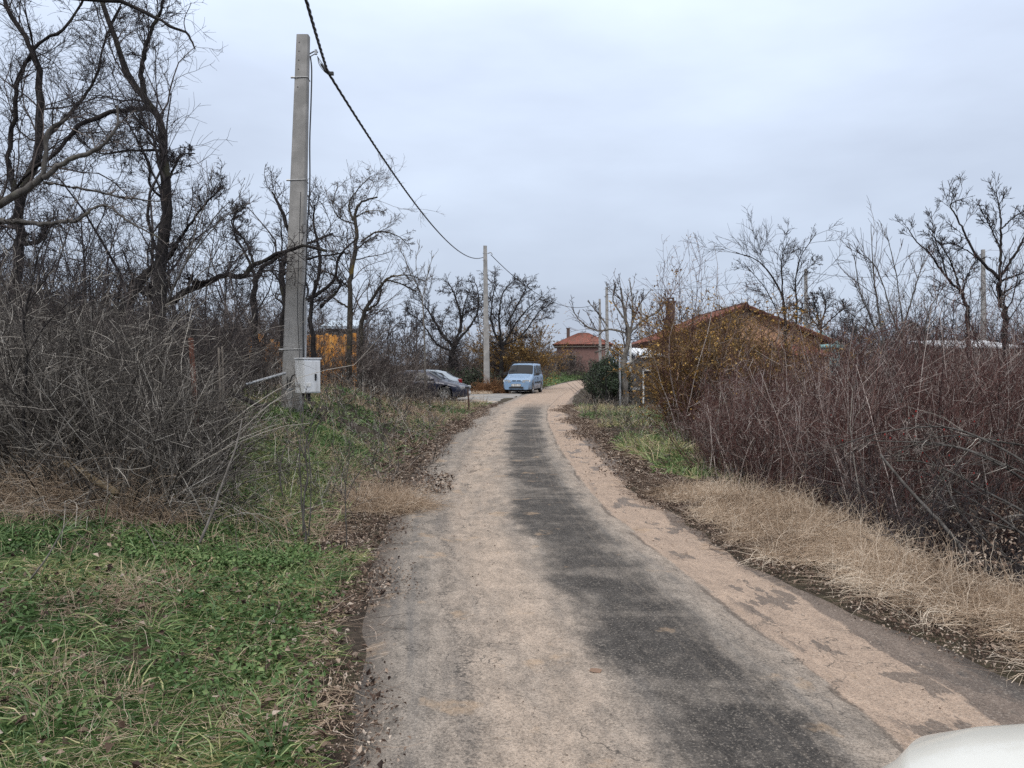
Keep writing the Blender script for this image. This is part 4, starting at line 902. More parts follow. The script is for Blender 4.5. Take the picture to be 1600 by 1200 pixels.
handtree('plum_tree', 'dark spreading plum tree rising above the light blue van', [
    ([(783, 575), (785, 550), (782, 530)], .2, .14), ([(783, 535), (780, 495), (785, 460), (800, 440)], .11, .03), ([(783, 545), (800, 515), (822, 485), (845, 465)], .10, .03),
    ([(783, 540), (768, 505), (770, 465), (775, 440)], .1, .03), ([(790, 510), (812, 470), (825, 445)], .09, .03), ([(783, 540), (815, 525), (840, 490), (856, 478)], .08, .03)], 52, lvP)
handtree('pruned_walnut_tree', 'pale trunked pruned walnut tree with knobbly shoots beside the green hedge bush', [
    ([(979, 634), (976, 600), (975, 560), (982, 530), (978, 500), (972, 470), (970, 450)], .16, .045), ([(982, 535), (988, 500), (988, 470), (984, 440)], .07, .03),
    ([(985, 520), (1005, 500), (1030, 485), (1040, 462)], .07, .025), ([(978, 520), (955, 515), (930, 516), (905, 500), (893, 480)], .06, .02), ([(976, 500), (958, 470), (962, 450)], .05, .02),
    ([(976, 562), (955, 545), (930, 550)], .06, .03), ([(978, 575), (995, 560), (1010, 552)], .06, .03), ([(950, 510), (935, 490), (918, 470)], .04, .02), ([(988, 505), (1000, 475), (1015, 455)], .045, .02)], 29.5,
    [dict(k=8, t0=.3, t1=1, ang=(.3, .9), lf=.42, rf=.5, rmin=.012, n=6, wander=.17, trop=(0, 0, .12)), dict(k=5, t0=.2, t1=1, ang=(.3, .9), lf=.45, rf=.7, rmin=.010, n=4, wander=.15, trop=(0, 0, .10)), dict(k=3, t0=.2, t1=1, ang=(.3, .9), lf=.45, rf=.7, rmin=.008, n=2)], 'bark_pale', 'twig_brown')
TR = .62
lvR = [dict(k=13, t0=.25, t1=.97, ang=(.3, .9), lf=.42, rf=.38, rmin=.006, n=6, wander=.16, trop=(0, 0, .05)),
       dict(k=6, t0=.2, t1=.97, ang=(.4, .9), lf=.55, rf=.55, rmin=.0055, n=4, wander=.16), dict(k=4, t0=.1, t1=1, ang=(.4, .9), lf=.6, rf=.6, rmin=.004, n=3)]
handtree('bare_tree', 'slim bare tree of several fanning stems right of the peach house', [
    ([(1230, 590), (1228, 520), (1224, 470), (1205, 430), (1180, 405), (1150, 395)], .06, .015), ([(1226, 500), (1222, 440), (1222, 400), (1235, 370)], .04, .01),
    ([(1232, 560), (1245, 500), (1243, 440), (1252, 400), (1275, 365)], .045, .012), ([(1243, 450), (1262, 420), (1280, 405)], .025, .008), ([(1230, 540), (1215, 490), (1195, 450), (1170, 420)], .03, .01)], 20, lvR)
handtree('bare_tree', 'round dense dark crowned tree in front of the concrete pole behind the teal roof', [
    ([(1282, 560), (1283, 525), (1280, 505)], .16, .12), ([(1281, 515), (1262, 490), (1245, 478)], .09, .03), ([(1281, 515), (1290, 480), (1285, 462)], .09, .03), ([(1282, 515), (1308, 490), (1322, 480)], .09, .03), ([(1281, 510), (1275, 480), (1268, 465)], .08, .03)], 46,
    [dict(k=12, t0=.2, t1=1, ang=(.4, 1.2), lf=.6, rf=.5, rmin=.022, n=5, wander=.25), dict(k=8, t0=.15, t1=1, lf=.5, rf=.55, rmin=.013, n=4, wander=.2), dict(k=5, t0=.1, t1=1, lf=.5, rmin=.010, n=2)])
handtree('bare_shrub_tree', 'upright whippy bare tree with a straight central shoot right of centre in the thicket', [
    ([(1400, 640), (1385, 560), (1372, 480), (1364, 420), (1361, 350)], .05, .008), ([(1395, 600), (1410, 520), (1430, 450), (1445, 400)], .035, .01), ([(1392, 600), (1370, 520), (1345, 460), (1335, 400)], .035, .01),
    ([(1400, 590), (1412, 540), (1402, 440), (1388, 375)], .03, .01), ([(1415, 560), (1400, 510), (1370, 420), (1338, 392)], .03, .008), ([(1400, 610), (1440, 560), (1450, 490), (1480, 440)], .03, .01)], 15,
    [dict(k=12, t0=.25, t1=1, ang=(.25, .7), lf=.32, rf=.5, rmin=.006, n=6, wander=.1, trop=(0, 0, .06)), dict(k=7, t0=.2, t1=1, ang=(.3, .7), lf=.4, rf=.55, rmin=.004, n=4, wander=.12)], 'bark_grey', 'twig_brown', cat='tree')
handtree('bare_tree', 'bare tree forking low into a wide Y left of the rightmost tree', [
    ([(1520, 620), (1512, 500), (1506, 468), (1502, 455)], .075, .055), ([(1502, 455), (1480, 435), (1455, 400), (1430, 375), (1418, 355)], .045, .012), ([(1502, 455), (1490, 420), (1475, 390), (1450, 360)], .035, .01), ([(1504, 460), (1512, 430), (1530, 400)], .03, .01),
    ([(1480, 432), (1470, 400), (1460, 370), (1455, 330)], .025, .008)], 17, lvR)
handtree('bare_tree', 'rightmost bare tree with a forked trunk and wide open crown', [
    ([(1575, 620), (1570, 500), (1562, 460), (1562, 436)], .10, .07), ([(1562, 436), (1530, 405), (1510, 370), (1495, 340), (1485, 320), (1505, 310)], .05, .012), ([(1562, 436), (1564, 380), (1562, 330), (1556, 300)], .05, .012),
    ([(1562, 436), (1590, 390), (1610, 350), (1620, 300)], .05, .015), ([(1564, 390), (1545, 350), (1530, 325)], .03, .01), ([(1562, 360), (1590, 335), (1620, 325)], .03, .01), ([(1530, 405), (1500, 385), (1470, 375)], .025, .008), ([(1562, 440), (1600, 425), (1640, 400)], .04, .01)], 16, lvR)
handtree('sapling', 'dark upright sapling rising at the left edge in front of the brambles', [
    ([(38, 712), (37, 650), (42, 560), (38, 500), (48, 450), (60, 400), (80, 350)], .024, .008), ([(38, 520), (20, 480), (5, 440), (-15, 410)], .012, .005), ([(40, 560), (70, 510), (110, 470), (160, 430)], .011, .004),
    ([(38, 500), (30, 450), (25, 400), (30, 350)], .012, .005), ([(45, 470), (75, 430), (95, 390)], .01, .004), ([(42, 590), (20, 560), (-10, 550)], .008, .004)], 6.6,
    [dict(k=6, t0=.35, t1=1, ang=(.3, .8), lf=.35, rf=.5, rmin=.0028, n=6, wander=.1), dict(k=4, t0=.2, t1=1, ang=(.3, .8), lf=.45, rf=.6, rmin=.0018, n=4, wander=.1)], 'bark_dark', 'twig_grey')
handtree('bare_shrub', 'bare leaning shrub with long pale shoots against the sky left of the near pole', [
    ([(215, 600), (240, 520), (275, 440), (300, 395), (335, 340), (358, 315)], .025, .006), ([(245, 500), (290, 410), (312, 340), (325, 300), (322, 250)], .018, .004), ([(290, 410), (340, 350), (375, 325), (392, 318)], .013, .004), ([(335, 350), (370, 320), (378, 285)], .009, .003), ([(250, 500), (300, 440), (345, 400)], .014, .004)], 9.5,
    [dict(k=6, t0=.4, t1=1, ang=(.25, .7), lf=.3, rf=.5, rmin=.0035, n=5, wander=.1, trop=(0, 0, .07)), dict(k=4, t0=.3, t1=1, ang=(.3, .6), lf=.4, rf=.6, rmin=.0025, n=3)], 'bark_grey', 'twig_brown', cat='shrub')
# slender young stems in the near grass bank
def stems(label, D, limbs, lv=None, bm='bark_grey', tm='twig_brown', name='dry_sapling'):
    return handtree(name, label, limbs, D, lv or [dict(k=5, t0=.3, t1=1, ang=(.3, .7), lf=.32, rf=.5, rmin=.002, n=5, wander=.08, trop=(0, 0, .05)), dict(k=3, t0=.3, t1=1, ang=(.3, .7), lf=.45, rf=.6, rmin=.0015, n=3)], bm, tm, cat='sapling')
stems('dry many stemmed sapling with a dark rotten foot at the front of the bank', 6.6, [([(478, 838), (474, 790), (481, 745), (477, 700), (490, 655), (505, 620), (512, 590)], .016, .003), ([(474, 835), (470, 760), (468, 700), (474, 640), (468, 600)], .012, .003), ([(482, 838), (486, 770), (482, 700), (470, 650), (478, 610)], .01, .003), ([(478, 720), (460, 670), (450, 630), (440, 600)], .007, .002), ([(480, 700), (500, 660), (530, 630)], .006, .002)])
stems('thin twiggy stem right of the rotten footed sapling', 6.7, [([(540, 812), (540, 760), (545, 720), (548, 680)], .008, .003), ([(541, 780), (560, 740), (590, 715), (620, 690)], .006, .002), ([(541, 760), (525, 720), (520, 690)], .005, .002)])
stems('crooked dark stem bending left from the bank below the meter cabinet', 8.0, [([(436, 735), (445, 700), (465, 675), (500, 645), (510, 615), (525, 580)], .011, .003), ([(465, 675), (480, 640), (478, 600)], .006, .002)])
stems('low twiggy bush of grey stems at the verge beyond the straw tuft', 9.0, [([(610, 770), (620, 735), (640, 700), (660, 670)], .007, .002), ([(612, 770), (612, 730), (600, 690), (595, 660)], .007, .002), ([(608, 770), (640, 745), (680, 720), (700, 700)], .006, .002), ([(605, 770), (590, 740), (570, 710)], .006, .002)],
      [dict(k=9, t0=.1, t1=1, ang=(.3, .9), lf=.5, rf=.6, rmin=.0028, n=5, wander=.12, trop=(0, 0, .03)), dict(k=6, t0=.2, t1=1, ang=(.3, .9), lf=.5, rf=.6, rmin=.002, n=3)], 'bark_grey', 'twig_grey')
def stick(label, D, pts, r0, r1, mat='bark_pale', name='fallen_branch', drop=None, cat='branch'):
    q = [W(p[0], p[1], D+(p[2] if len(p) > 2 else 0)) for p in pts]; q, r = catmull(q, np.linspace(r0, r1, len(q)), 6)
    q += rng.normal(0, 1, q.shape)*r[:, None]*.15
    b = q[0].copy(); return tag(MB().tube(q-b, r, 7).build(name, M[mat], smooth=True, loc=b), label, cat)
stick('pale dead branch propped up at the right side of the clover patch', 5.9, [(312, 848), (332, 800, .1), (350, 748, .2), (368, 700, .4), (378, 655, .5)], .011, .006)
stick('long pale diagonal branch caught across the brambles at the left', 6.6, [(48, 718), (100, 668), (142, 620, .2), (175, 590, .3), (240, 545, .6), (300, 500, .9)], .013, .005)
stick('short bleached stick poking up from the near grass at the left', 4.6, [(48, 905), (75, 868), (105, 815, .1)], .006, .003, cat='stick', name='dry_stick')
stick('arching grey branch crossing the middle of the brambles', 6.9, [(120, 640, -.2), (160, 668), (210, 705, .1), (262, 740, .1), (320, 770, .3)], .010, .006)
stick('thick weathered log lying under the brambles at the left edge', 7.0, [(-40, 615), (20, 668), (60, 712), (110, 735), (150, 765)], .055, .05, 'bark_grey', 'log', cat='log')
stick('mossy yellow sawn end of a log poking out of the dry grass heap', 6.5, [(100, 722, .25), (135, 742, .1), (182, 770, -.1)], .034, .03, 'ochre', 'log', cat='log')
stick('dark fallen branch on the bank left of the junction drum', 10.5, [(350, 612), (385, 625), (400, 633), (418, 634)], .035, .03, 'bark_dark')
# bowed canes over the hollow on the right
g = Acc()
base = W(1640, 840, 7.0)
h = empty('bowed_shrub', base, 0, 'grey shrub whose long canes bow left over the dark hollow at the right edge', 'shrub')
can = [([(1650, 840), (1600, 800), (1540, 768), (1480, 735), (1430, 720), (1380, 722)], .014, .004), ([(1660, 800), (1600, 750), (1540, 715), (1490, 698), (1440, 695), (1390, 700)], .014, .004),
       ([(1650, 760), (1590, 735), (1520, 705), (1460, 692), (1400, 690), (1350, 688)], .012, .004), ([(1700, 900), (1620, 850), (1550, 800), (1490, 765), (1440, 735)], .013, .005), ([(1660, 870), (1590, 830), (1530, 810), (1480, 790), (1440, 775)], .010, .004),
       ([(1690, 720), (1620, 700), (1560, 690), (1500, 680), (1440, 690), (1390, 715)], .012, .004), ([(1640, 900), (1570, 870), (1500, 800), (1470, 740), (1430, 690)], .012, .004), ([(1680, 780), (1590, 715), (1500, 672), (1430, 668), (1360, 680), (1300, 700)], .012, .004)]
P = []; R = []
for pts, r0, r1 in can:
    q, r = catmull([W(p[0], p[1], 7.0+.12*i+rng.normal(0, .1)) for i, p in enumerate(pts)], np.linspace(r0, r1, len(pts)), 5); s = np.linspace(0, len(q)-1, 25)
    P.append(np.stack([np.interp(s, np.arange(len(q)), q[:, k]) for k in range(3)], 1)-base); R.append(np.interp(s, np.arange(len(q)), r))
P = np.array(P); R = np.array(R); g.tubes(P, R, 6); g.build('canes', M['bark_grey'], h, smooth=True); g = Acc()
p2_, r2_ = spawn(P, R, 16, .15, 1, (.3, 1.0), .28, .5, .0025, n=6, wander=.12, trop=(0, 0, .0)); g.tubes(p2_, r2_); p3_, r3_ = spawn(p2_, r2_, 5, .1, 1, (.4, 1.), .45, .6, .0017, n=3); g.tubes(p3_, r3_); g.build('twigs', M['twig_grey'], h)
stick('straight pale grey branch leaning out of the hollow on the right', 6.5, [(1516, 886), (1490, 840, .1), (1452, 798, .3), (1412, 755, .5), (1375, 710, .7)], .018, .012, 'bark_grey', cat='branch')
# ------------------------------------------------------------------ thickets
def skyline(pxs, pys, hm, jit=.16, fl=.35):
    """height factor so that a stand of canes reaches the skyline seen from the lane"""
    def f(x, y):
        px = 800+x/y*1200; yl = np.interp(px, pxs, pys); tgt = 1.6-(yl-573)/1200*y-Hz(x, y)
        return np.clip(tgt/hm*(1+jit*rng.normal(size=np.shape(x))+.12*sn(x, y, 1.4, 55)), fl/hm, 2.5)
    return f
def thicket(name, label, n, region, hts, mat, spread=.35, trop=(0, 0, -.02), r=(.004, .009), k1=7, k2=4, k3=0, wander=.1, segs=9, hfun=None, buds=None, cat='thicket', rm=.0022, lf=.4, zoff=-.1, keep=None, parent=None, kind='stuff', origin=None, tropvar=.5):
    x, y = region(n)
    if keep is not None:
        s = keep(x, y); x, y = x[s], y[s]
    n = len(x); S = np.stack([x, y, Hz(x, y)+zoff], 1)
    D = np.stack([rng.normal(0, spread, n), rng.normal(0, spread, n), np.ones(n)], 1)
    Ln = rng.uniform(hts[0], hts[1], n)*(hfun(x, y) if hfun else 1)
    P = grow(S, D, Ln, segs, wander, trop, tropvar); r0 = rng.uniform(r[0], r[1], n); R = taper(r0, r0*.3, segs)
    a = Acc(); tn = rng.random(n); a.tubes(P, R, 4, tn)
    P1, R1 = spawn(P, R, k1, .12, 1., (.35, 1.1), lf, .6, rm, n=5, wander=wander*1.3, trop=(0, 0, .02)); a.tubes(P1, R1, 3, np.clip(np.repeat(tn, k1)*.6+rng.random(len(P1))*.4, 0, 1))
    last = P1
    if k2:
        P2, R2 = spawn(P1, R1, k2, .1, 1., (.35, 1.1), .5, .65, rm*.8, n=3, wander=wander*1.3, trop=(0, 0, .0)); a.tubes(P2, R2, 3); last = P2
    if k3:
        P3, R3 = spawn(P2, R2, k3, .1, 1., (.35, 1.1), .5, .65, rm*.7, n=2, wander=wander); a.tubes(P3, R3, 3); last = P3
    o = a.build(name, M[mat], parent, origin=origin)
    if parent is None: tag(o, label, cat if kind is None else None, kind=kind)
    if buds:
        pts = last[:, 1:].reshape(-1, 3); sel = rng.random(len(pts)) < buds[0]; q = pts[sel]+rng.normal(0, .015, (sel.sum(), 3)); b = Acc(); b.leaves(q, rng.uniform(buds[1]*.6, buds[1]*1.3, len(q)))
        ob = b.build(buds[3] if len(buds) > 3 else 'dry_leaves', M[buds[2]], parent, origin=origin)
        if parent is None: tag(ob, 'dead leaves caught in the '+label, kind='stuff')
    return o
def rect(x0, x1, y0, y1):
    return lambda n: (rng.uniform(x0, x1, n), rng.uniform(y0, y1, n))
def band_px(pl, pr, y0, y1, p=1.):
    """uniform in photo bearing and depth"""
    def f(n):
        y = y0+(y1-y0)*rng.random(n)**p; px = rng.uniform(pl, pr, n); return (px-800)/1200*y, y
    return f
# left brambles
def kl(x, y):
    u = eL(y)-x
    edge = np.interp(y, [6, 6.6, 7, 8, 10, 12, 15], [2.2, 1.5, 1.35, 1.55, 2.2, 3.0, 3.2])
    return u > edge+.25*sn(x, y, 1.5, 20)
thicket('bramble_thicket', 'pale grey tangle of brambles on the left', 2100, band_px(-120, 375, 6.6, 11.5), (1.6, 2.4), 'twig_grey', .33, (0, 0, -.07), (.003, .008), 6, 4, 0, .10, keep=kl, hfun=skyline([-100, 200, 290, 340, 375], [470, 490, 545, 600, 650], 2.1))
thicket('bramble_thicket', 'dark brown bushes behind the pale brambles on the left', 800, band_px(-160, 420, 9.5, 15.5), (2.4, 3.2), 'twig_brown', .25, (0, 0, -.01), (.005, .011), 8, 5, 0, .1, keep=kl, rm=.0035, hfun=skyline([-100, 150, 300, 400], [430, 465, 500, 530], 2.9))
thicket('bramble_thicket', 'arching dead canes at the front of the left brambles', 600, band_px(-60, 350, 6.4, 8.6), (.9, 1.8), 'twig_grey', .6, (0, 0, -.2), (.002, .0042), 3, 2, 0, .1, segs=11, keep=kl)
def km(x, y):
    u = eL(y)-x; px_ = 800+x/y*1200; return (u > np.interp(y, [14, 20, 25, 31, 33], [3.6, 2.8, 2.0, 1.3, 1.2])) & ~((px_ > 672) & (y > 22)) & ~((y > 23) & (y < 25) & (x < -4.5) & (x > -8.6))
thicket('bush_thicket', 'reddish grey bare bushes on the bank between near pole and cars', 1500, band_px(330, 745, 15, 33, .8), (1.5, 2.5), 'twig_brown', .3, (0, 0, -.03), (.005, .010), 7, 5, 0, .12, keep=km, rm=.0055, hfun=skyline([330, 480, 560, 620, 660, 700, 745], [500, 505, 525, 555, 590, 620, 635], 2.0))
thicket('bush_thicket', 'tall dark undergrowth behind the board fence', 420, band_px(-100, 640, 24, 42), (2.4, 4.2), 'twig_dark', .3, (0, 0, 0), (.008, .016), 8, 5, 0, .12, rm=.009, keep=lambda x, y: (x < -8.2) | ((y < 33.5) & (x < -5.2) & (y > 27)))
thicket('bush_thicket', 'brown scrub behind the parked cars', 520, rect(-22, 1.6, 50.5, 60), (2.2, 4.2), 'twig_brown', .3, (0, 0, -.02), (.012, .022), 8, 5, 0, .14, rm=.012, keep=lambda x, y: (x < np.interp(y, [50, 54, 60], [-2.2, -.2, 1.6])) & ~((x > -1.6) & (y < 53)), hfun=lambda x, y: np.clip(.35-x*.11, .5, 1.05))
thicket('bush_thicket', 'brown scrub along the far left verge of the road', 420, lambda n: ((lambda y: (eL(y)-rng.uniform(1.2, 9, n), y))(rng.uniform(58, 96, n))), (1.6, 3.6), 'twig_brown', .3, (0, 0, -.02), (.014, .024), 8, 5, 0, .14, rm=.014, hfun=lambda x, y: np.clip(.5+(eL(y)-x)*.1, .5, 1.2))
thicket('bush_thicket', 'dark scrub in front of the far pink house', 260, rect(1.0, 12.5, 90, 97), (1.6, 3.6), 'twig_brown', .3, (0, 0, -.02), (.014, .024), 8, 5, 0, .14, rm=.014, keep=lambda x, y: (x < eL(y)-.5))
thicket('bramble_thicket', 'tall whippy stems rising out of the left brambles', 120, band_px(-160, 400, 9.0, 16), (2.8, 4.6), 'twig_dark', .14, (0, 0, .02), (.008, .016), 9, 6, 3, .09, keep=kl, rm=.0035, hfun=skyline([-100, 150, 300, 400], [300, 330, 390, 450], 4.0, .28))
# right thicket
def krr(x, y):
    u = x-eR(y); return (u > np.interp(y, [6, 8.5, 11, 14, 20, 27], [2.0, 1.45, 1.05, 1.3, 2.0, 2.3])+.25*sn(x, y, 1.7, 21)) & ~((y < 8.6) & (x > 4.2))
hr = lambda x, y: np.clip(.82+.3*sn(x, y, 1.1, 33)+.12*rng.normal(size=np.shape(x)), .45, 1.35)
thicket('stem_thicket', 'dense red brown bare bushes filling the right side of the lane', 2700, band_px(1020, 1720, 7.6, 17, 1.), (2.2, 3.5), 'twig_red', .22, (0, 0, 0), (.004, .010), 8, 5, 0, .09, keep=krr, hfun=skyline([1020, 1100, 1200, 1300, 1500, 1700], [670, 625, 600, 570, 558, 540], 3.1, .2), rm=.0026)
thicket('stem_thicket', 'dark tangled twigs low in the right hand hollow', 800, band_px(1180, 1720, 6.2, 11), (.9, 1.8), 'twig_dark', .5, (0, 0, -.12), (.003, .007), 7, 4, 0, .14, keep=lambda x, y: (x-eR(y) > 1.55), rm=.0022)
thicket('stem_thicket', 'grey brown bare bushes deeper behind the red stems on the right', 650, band_px(1080, 1760, 16, 27), (2.8, 3.8), 'twig_brown', .22, (0, 0, 0), (.007, .014), 8, 5, 0, .1, keep=lambda x, y: krr(x, y) & (np.abs(800+x/y*1200-1125) > 75), rm=.005, hfun=skyline([1080, 1180, 1235, 1255, 1320, 1340, 1450, 1472, 1592, 1620, 1700], [640, 580, 560, 585, 585, 500, 485, 575, 575, 490, 480], 3.9, .24))
thicket('stem_thicket', 'dark scrub far behind the thicket on the right', 420, band_px(1240, 1850, 48.5, 62), (2.4, 5.0), 'twig_dark', .25, (0, 0, 0), (.012, .022), 8, 5, 0, .12, rm=.013, keep=lambda x, y: ~((x < 14) & (y < 42)))
thicket('stem_thicket', 'pale grey dead stems mixed through the right thicket', 130, band_px(1060, 1720, 7.8, 14), (1.8, 2.8), 'twig_grey', .3, (0, 0, -.02), (.005, .011), 6, 4, 0, .1, keep=krr, hfun=skyline([1020, 1100, 1200, 1300, 1500, 1700], [670, 620, 590, 565, 555, 540], 2.7, .2), rm=.0028)
# countable bushes in front of the houses
def bush(name, label, px, D, w_, n, hts, mat, buds=None, k1=8, k2=5, k3=0, rm=.004, spread=.3, r=(.006, .012), trop=(0, 0, 0), dep=None, cat='bush'):
    c = G(px, D); h = empty(name, c, 0, label, cat); dp = dep or w_*.5
    def reg(n):
        a = rng.uniform(0, 6.28, n); q = np.sqrt(rng.random(n)); return c[0]+np.cos(a)*q*w_, c[1]+np.sin(a)*q*dp
    thicket('stems', None, n, reg, hts, mat, spread, trop, r, k1, k2, k3, .1, parent=h, origin=c, rm=rm, buds=buds)
    return h
BO = lambda d, s: (d, s, 'bud_orange', 'leaves')
bush('ochre_bush', 'tall ochre leaved bush covering the front of the peach house', 1130, 17.5, 1.2, 85, (2.5, 3.8), 'twig_yellow', BO(.6, .032), rm=.006, k2=7)
bush('ochre_bush', 'ochre leaved bush at the left corner of the peach house', 1076, 20, .7, 55, (1.8, 2.6), 'twig_yellow', BO(.6, .03), rm=.006, k2=7)
bush('ochre_bush', 'ochre brown bush to the right of the peach house gable', 1195, 20, 1.1, 70, (2.4, 3.6), 'twig_yellow', BO(.6, .03), rm=.006)
bush('ochre_bush', 'orange brown bush behind the light blue van', 806, 54.5, 1.9, 80, (3.4, 5.4), 'twig_yellow', BO(.6, .06), rm=.014, r=(.012, .022), spread=.4)
bush('bare_bush', 'tall whippy bush with steep straight shoots left of the ochre bush', 1085, 17, .5, 30, (3.0, 4.4), 'twig_red', (.3, .014, 'bud_orange', 'buds'), rm=.004, spread=.2)
bush('bare_bush', 'tall budded bush with upright shoots right of the house chimney', 1150, 18, .6, 30, (3.0, 4.5), 'twig_brown', (.4, .018, 'bud_orange', 'buds'), rm=.005, spread=.2)
bush('green_bush', 'low greenish bush between the cars and the van pole', 742, 49.6, 1.2, 90, (.9, 1.7), 'twig_brown', (.6, .05, 'evergreen', 'leaves'), rm=.010, spread=.5)
# rubbish heap of dead conifer branches by the van
c = np.array([-1.35, 45.9, .03]); h = empty('brush_pile', c, 0, 'heap of rusty brown dead conifer branches beside the front of the van', 'brush pile')
n = 260; S = np.stack([rng.normal(0, .35, n), rng.normal(0, .35, n), rng.uniform(0, .25, n)], 1); Dv = np.stack([rng.normal(0, 1, n), rng.normal(0, .7, n), rng.uniform(.1, .9, n)], 1)
P = grow(S, Dv, rng.uniform(.5, 1.15, n), 6, .15, (0, 0, -.12)); a = Acc(); a.tubes(P, taper(np.full(n, .012), np.full(n, .004), 6)); p_, r_ = spawn(P, taper(np.full(n, .01), np.full(n, .004), 6), 12, .1, 1, (.5, 1.), .4, .6, .009, n=3, trop=(0, 0, -.05)); a.tubes(p_, r_); a.build('branches', M['deadconifer'], h)
# evergreen hedge bush
c = G(948, 31.0); h = empty('evergreen_hedge', c, 0, 'dense dark evergreen hedge bush at the right edge of the road', 'hedge')
n = 16000; u_ = rng.normal(size=(n, 3)); u_ /= np.linalg.norm(u_, axis=1, keepdims=True); rad = rng.random(n)**.35
rad *= 1+.16*np.sin(u_[:, 0]*7+1)*np.sin(u_[:, 2]*6+2)+.10*np.sin(u_[:, 1]*11+u_[:, 2]*9)
Q = u_*rad[:, None]*np.array([.92, 1.9, 1.02]); Q[:, 2] += 1.0; Q = Q[Q[:, 2] > .05]; Q[:, 0] *= .78+.22*np.clip(Q[:, 2]/1.2, 0, 1)
a = Acc(); a.leaves(Q, rng.uniform(.025, .055, len(Q)), asp=.5); a.build('foliage', M['evergreen'], h)
n = 260; S = np.stack([rng.normal(0, .25, n), rng.normal(0, .9, n), np.zeros(n)-.1], 1); P = grow(S, np.stack([rng.normal(0, .45, n), rng.normal(0, .35, n), np.ones(n)], 1), rng.uniform(1.2, 2.25, n), 6, .08); a = Acc(); a.tubes(P, taper(np.full(n, .014), np.full(n, .005), 6)); a.build('stems', M['twig_dark'], h)
q = W(965, 548, 30.2); a = Acc(); n = 500
# ivy like mistletoe clump in the walnut
b_ = tag(None, None) if False else None
a.leaves(rng.normal(0, .17, (n, 3)), rng.uniform(.03, .05, n)); wn_ = [o for o in bpy.data.objects if o.name.startswith('pruned_walnut_tree')][0]; mo = a.build('moss_clump', M['bud_orange'], wn_); mo.location = tuple(q-np.array(wn_.location))
# far wood on the horizon
def farwood(n, reg, hts, label, rm=.02):
    x, y = reg(n); S = np.stack([x, y, Hz(x, y)-.1], 1); n = len(x)
    P = grow(S, np.stack([rng.normal(0, .12, n), rng.normal(0, .12, n), np.ones(n)], 1), rng.uniform(*hts, n), 7, .08); r0 = rng.uniform(.06, .14, n); R = taper(r0, r0*.25, 7)
    a = Acc(); a.tubes(P, R, 4); P1, R1 = spawn(P, R, 11, .15, 1, (.4, 1.1), .45, .5, rm*1.3, n=5, wander=.18, trop=(0, 0, .06)); a.tubes(P1, R1)
    P2, R2 = spawn(P1, R1, 7, .1, 1, (.4, 1.1), .5, .6, rm, n=3, wander=.2); a.tubes(P2, R2); P3, R3 = spawn(P2, R2, 3, .1, 1, (.4, 1.1), .5, .6, rm*.8, n=2, wander=.2); a.tubes(P3, R3)
    tag(a.build('distant_wood', M['twig_dark']), label, kind='stuff')
farwood(110, band_px(-250, 800, 62, 110), (4.5, 7.5), 'far bare wood behind the left bank', .022)
farwood(55, lambda n: ((lambda y: (xc(y)+rng.uniform(-16, 12, n), y))(rng.uniform(112, 140, n))), (3.5, 6), 'far bare trees beyond the end of the road', .022)
farwood(170, band_px(1000, 1950, 62, 130), (4, 8), 'far bare wood behind the right thicket', .022)
farwood(55, band_px(-400, 500, 26, 50), (5, 9), 'taller bare trees crowded behind the left brambles', .013)
# ------------------------------------------------------------------ ground cover
def vert(x, y, dz=0): return np.stack([x, y, Hz(x, y)+dz], 1)
def tufts(x, y, per, ln, wd, tint, bend=-.28, spread=.55, segs=4, rad=.05, acc=None, tv=.18):
    n = len(x); i = np.repeat(np.arange(n), per); K = len(i)
    a = rng.uniform(0, 6.28, K); rr = rad*np.sqrt(rng.random(K))
    px, py = x[i]+np.cos(a)*rr, y[i]+np.sin(a)*rr
    D = np.stack([np.cos(a)*spread*rng.uniform(.2, 1.4, K), np.sin(a)*spread*rng.uniform(.2, 1.4, K), np.ones(K)], 1)
    D[:, :2] += rng.normal(0, .25, (n, 2))[i]
    L_ = rng.uniform(ln[0], ln[1], K)*rng.uniform(.7, 1.2, n)[i]
    P = grow(vert(px, py, -.01), D, L_, segs, .12, (0, 0, bend))
    fl = Hz(P[..., 0], P[..., 1])+.008; P[..., 2] = np.maximum(P[..., 2], fl+rng.uniform(0, .03, (K, 1)))
    acc.blades(P, rng.uniform(wd[0], wd[1], K), np.clip(tint[i]+rng.normal(0, tv, K), 0, 1))
def leftpts(n, y0, y1, umin, umax, dens=None):
    y = rng.uniform(y0, y1, n); x = eL(y)-umin-(umax-umin)*rng.random(n)
    if dens is not None: s = rng.random(n) < dens(x, y); x, y = x[s], y[s]
    return x, y
vis = lambda x, y: (np.abs(x)/np.maximum(y, .1) < .72) & (y > 1.9)
a = Acc()
def gd(x, y): return (.45+.55*sn(x, y, 2.2, 40))*sstep(-.05, .35, (eL(y)-x)+.22*sn(x, y, 3, 41))*vis(x, y)
x, y = leftpts(6200, 2.0, 6.4, .05, 4.5, gd); tt = np.clip(.32+.34*sn(x, y, 2.6, 42)+.2*sstep(1.0, .1, eL(y)-x)+.1*rng.normal(size=len(x)), 0, 1)
tufts(x, y, 18, (.06, .18), (.002, .0042), tt, acc=a, rad=.06, bend=-.38, spread=.9)
x, y = leftpts(1300, 2.0, 6.2, .2, 4.5, lambda x, y: vis(x, y)*(.15+.7*(sn(x, y, 2.0, 47) > .15))); tufts(x, y, 34, (.16, .34), (.003, .006), np.clip(.38+.2*rng.normal(size=len(x)), .15, .8), acc=a, rad=.05, bend=-.42, spread=.8, segs=6)
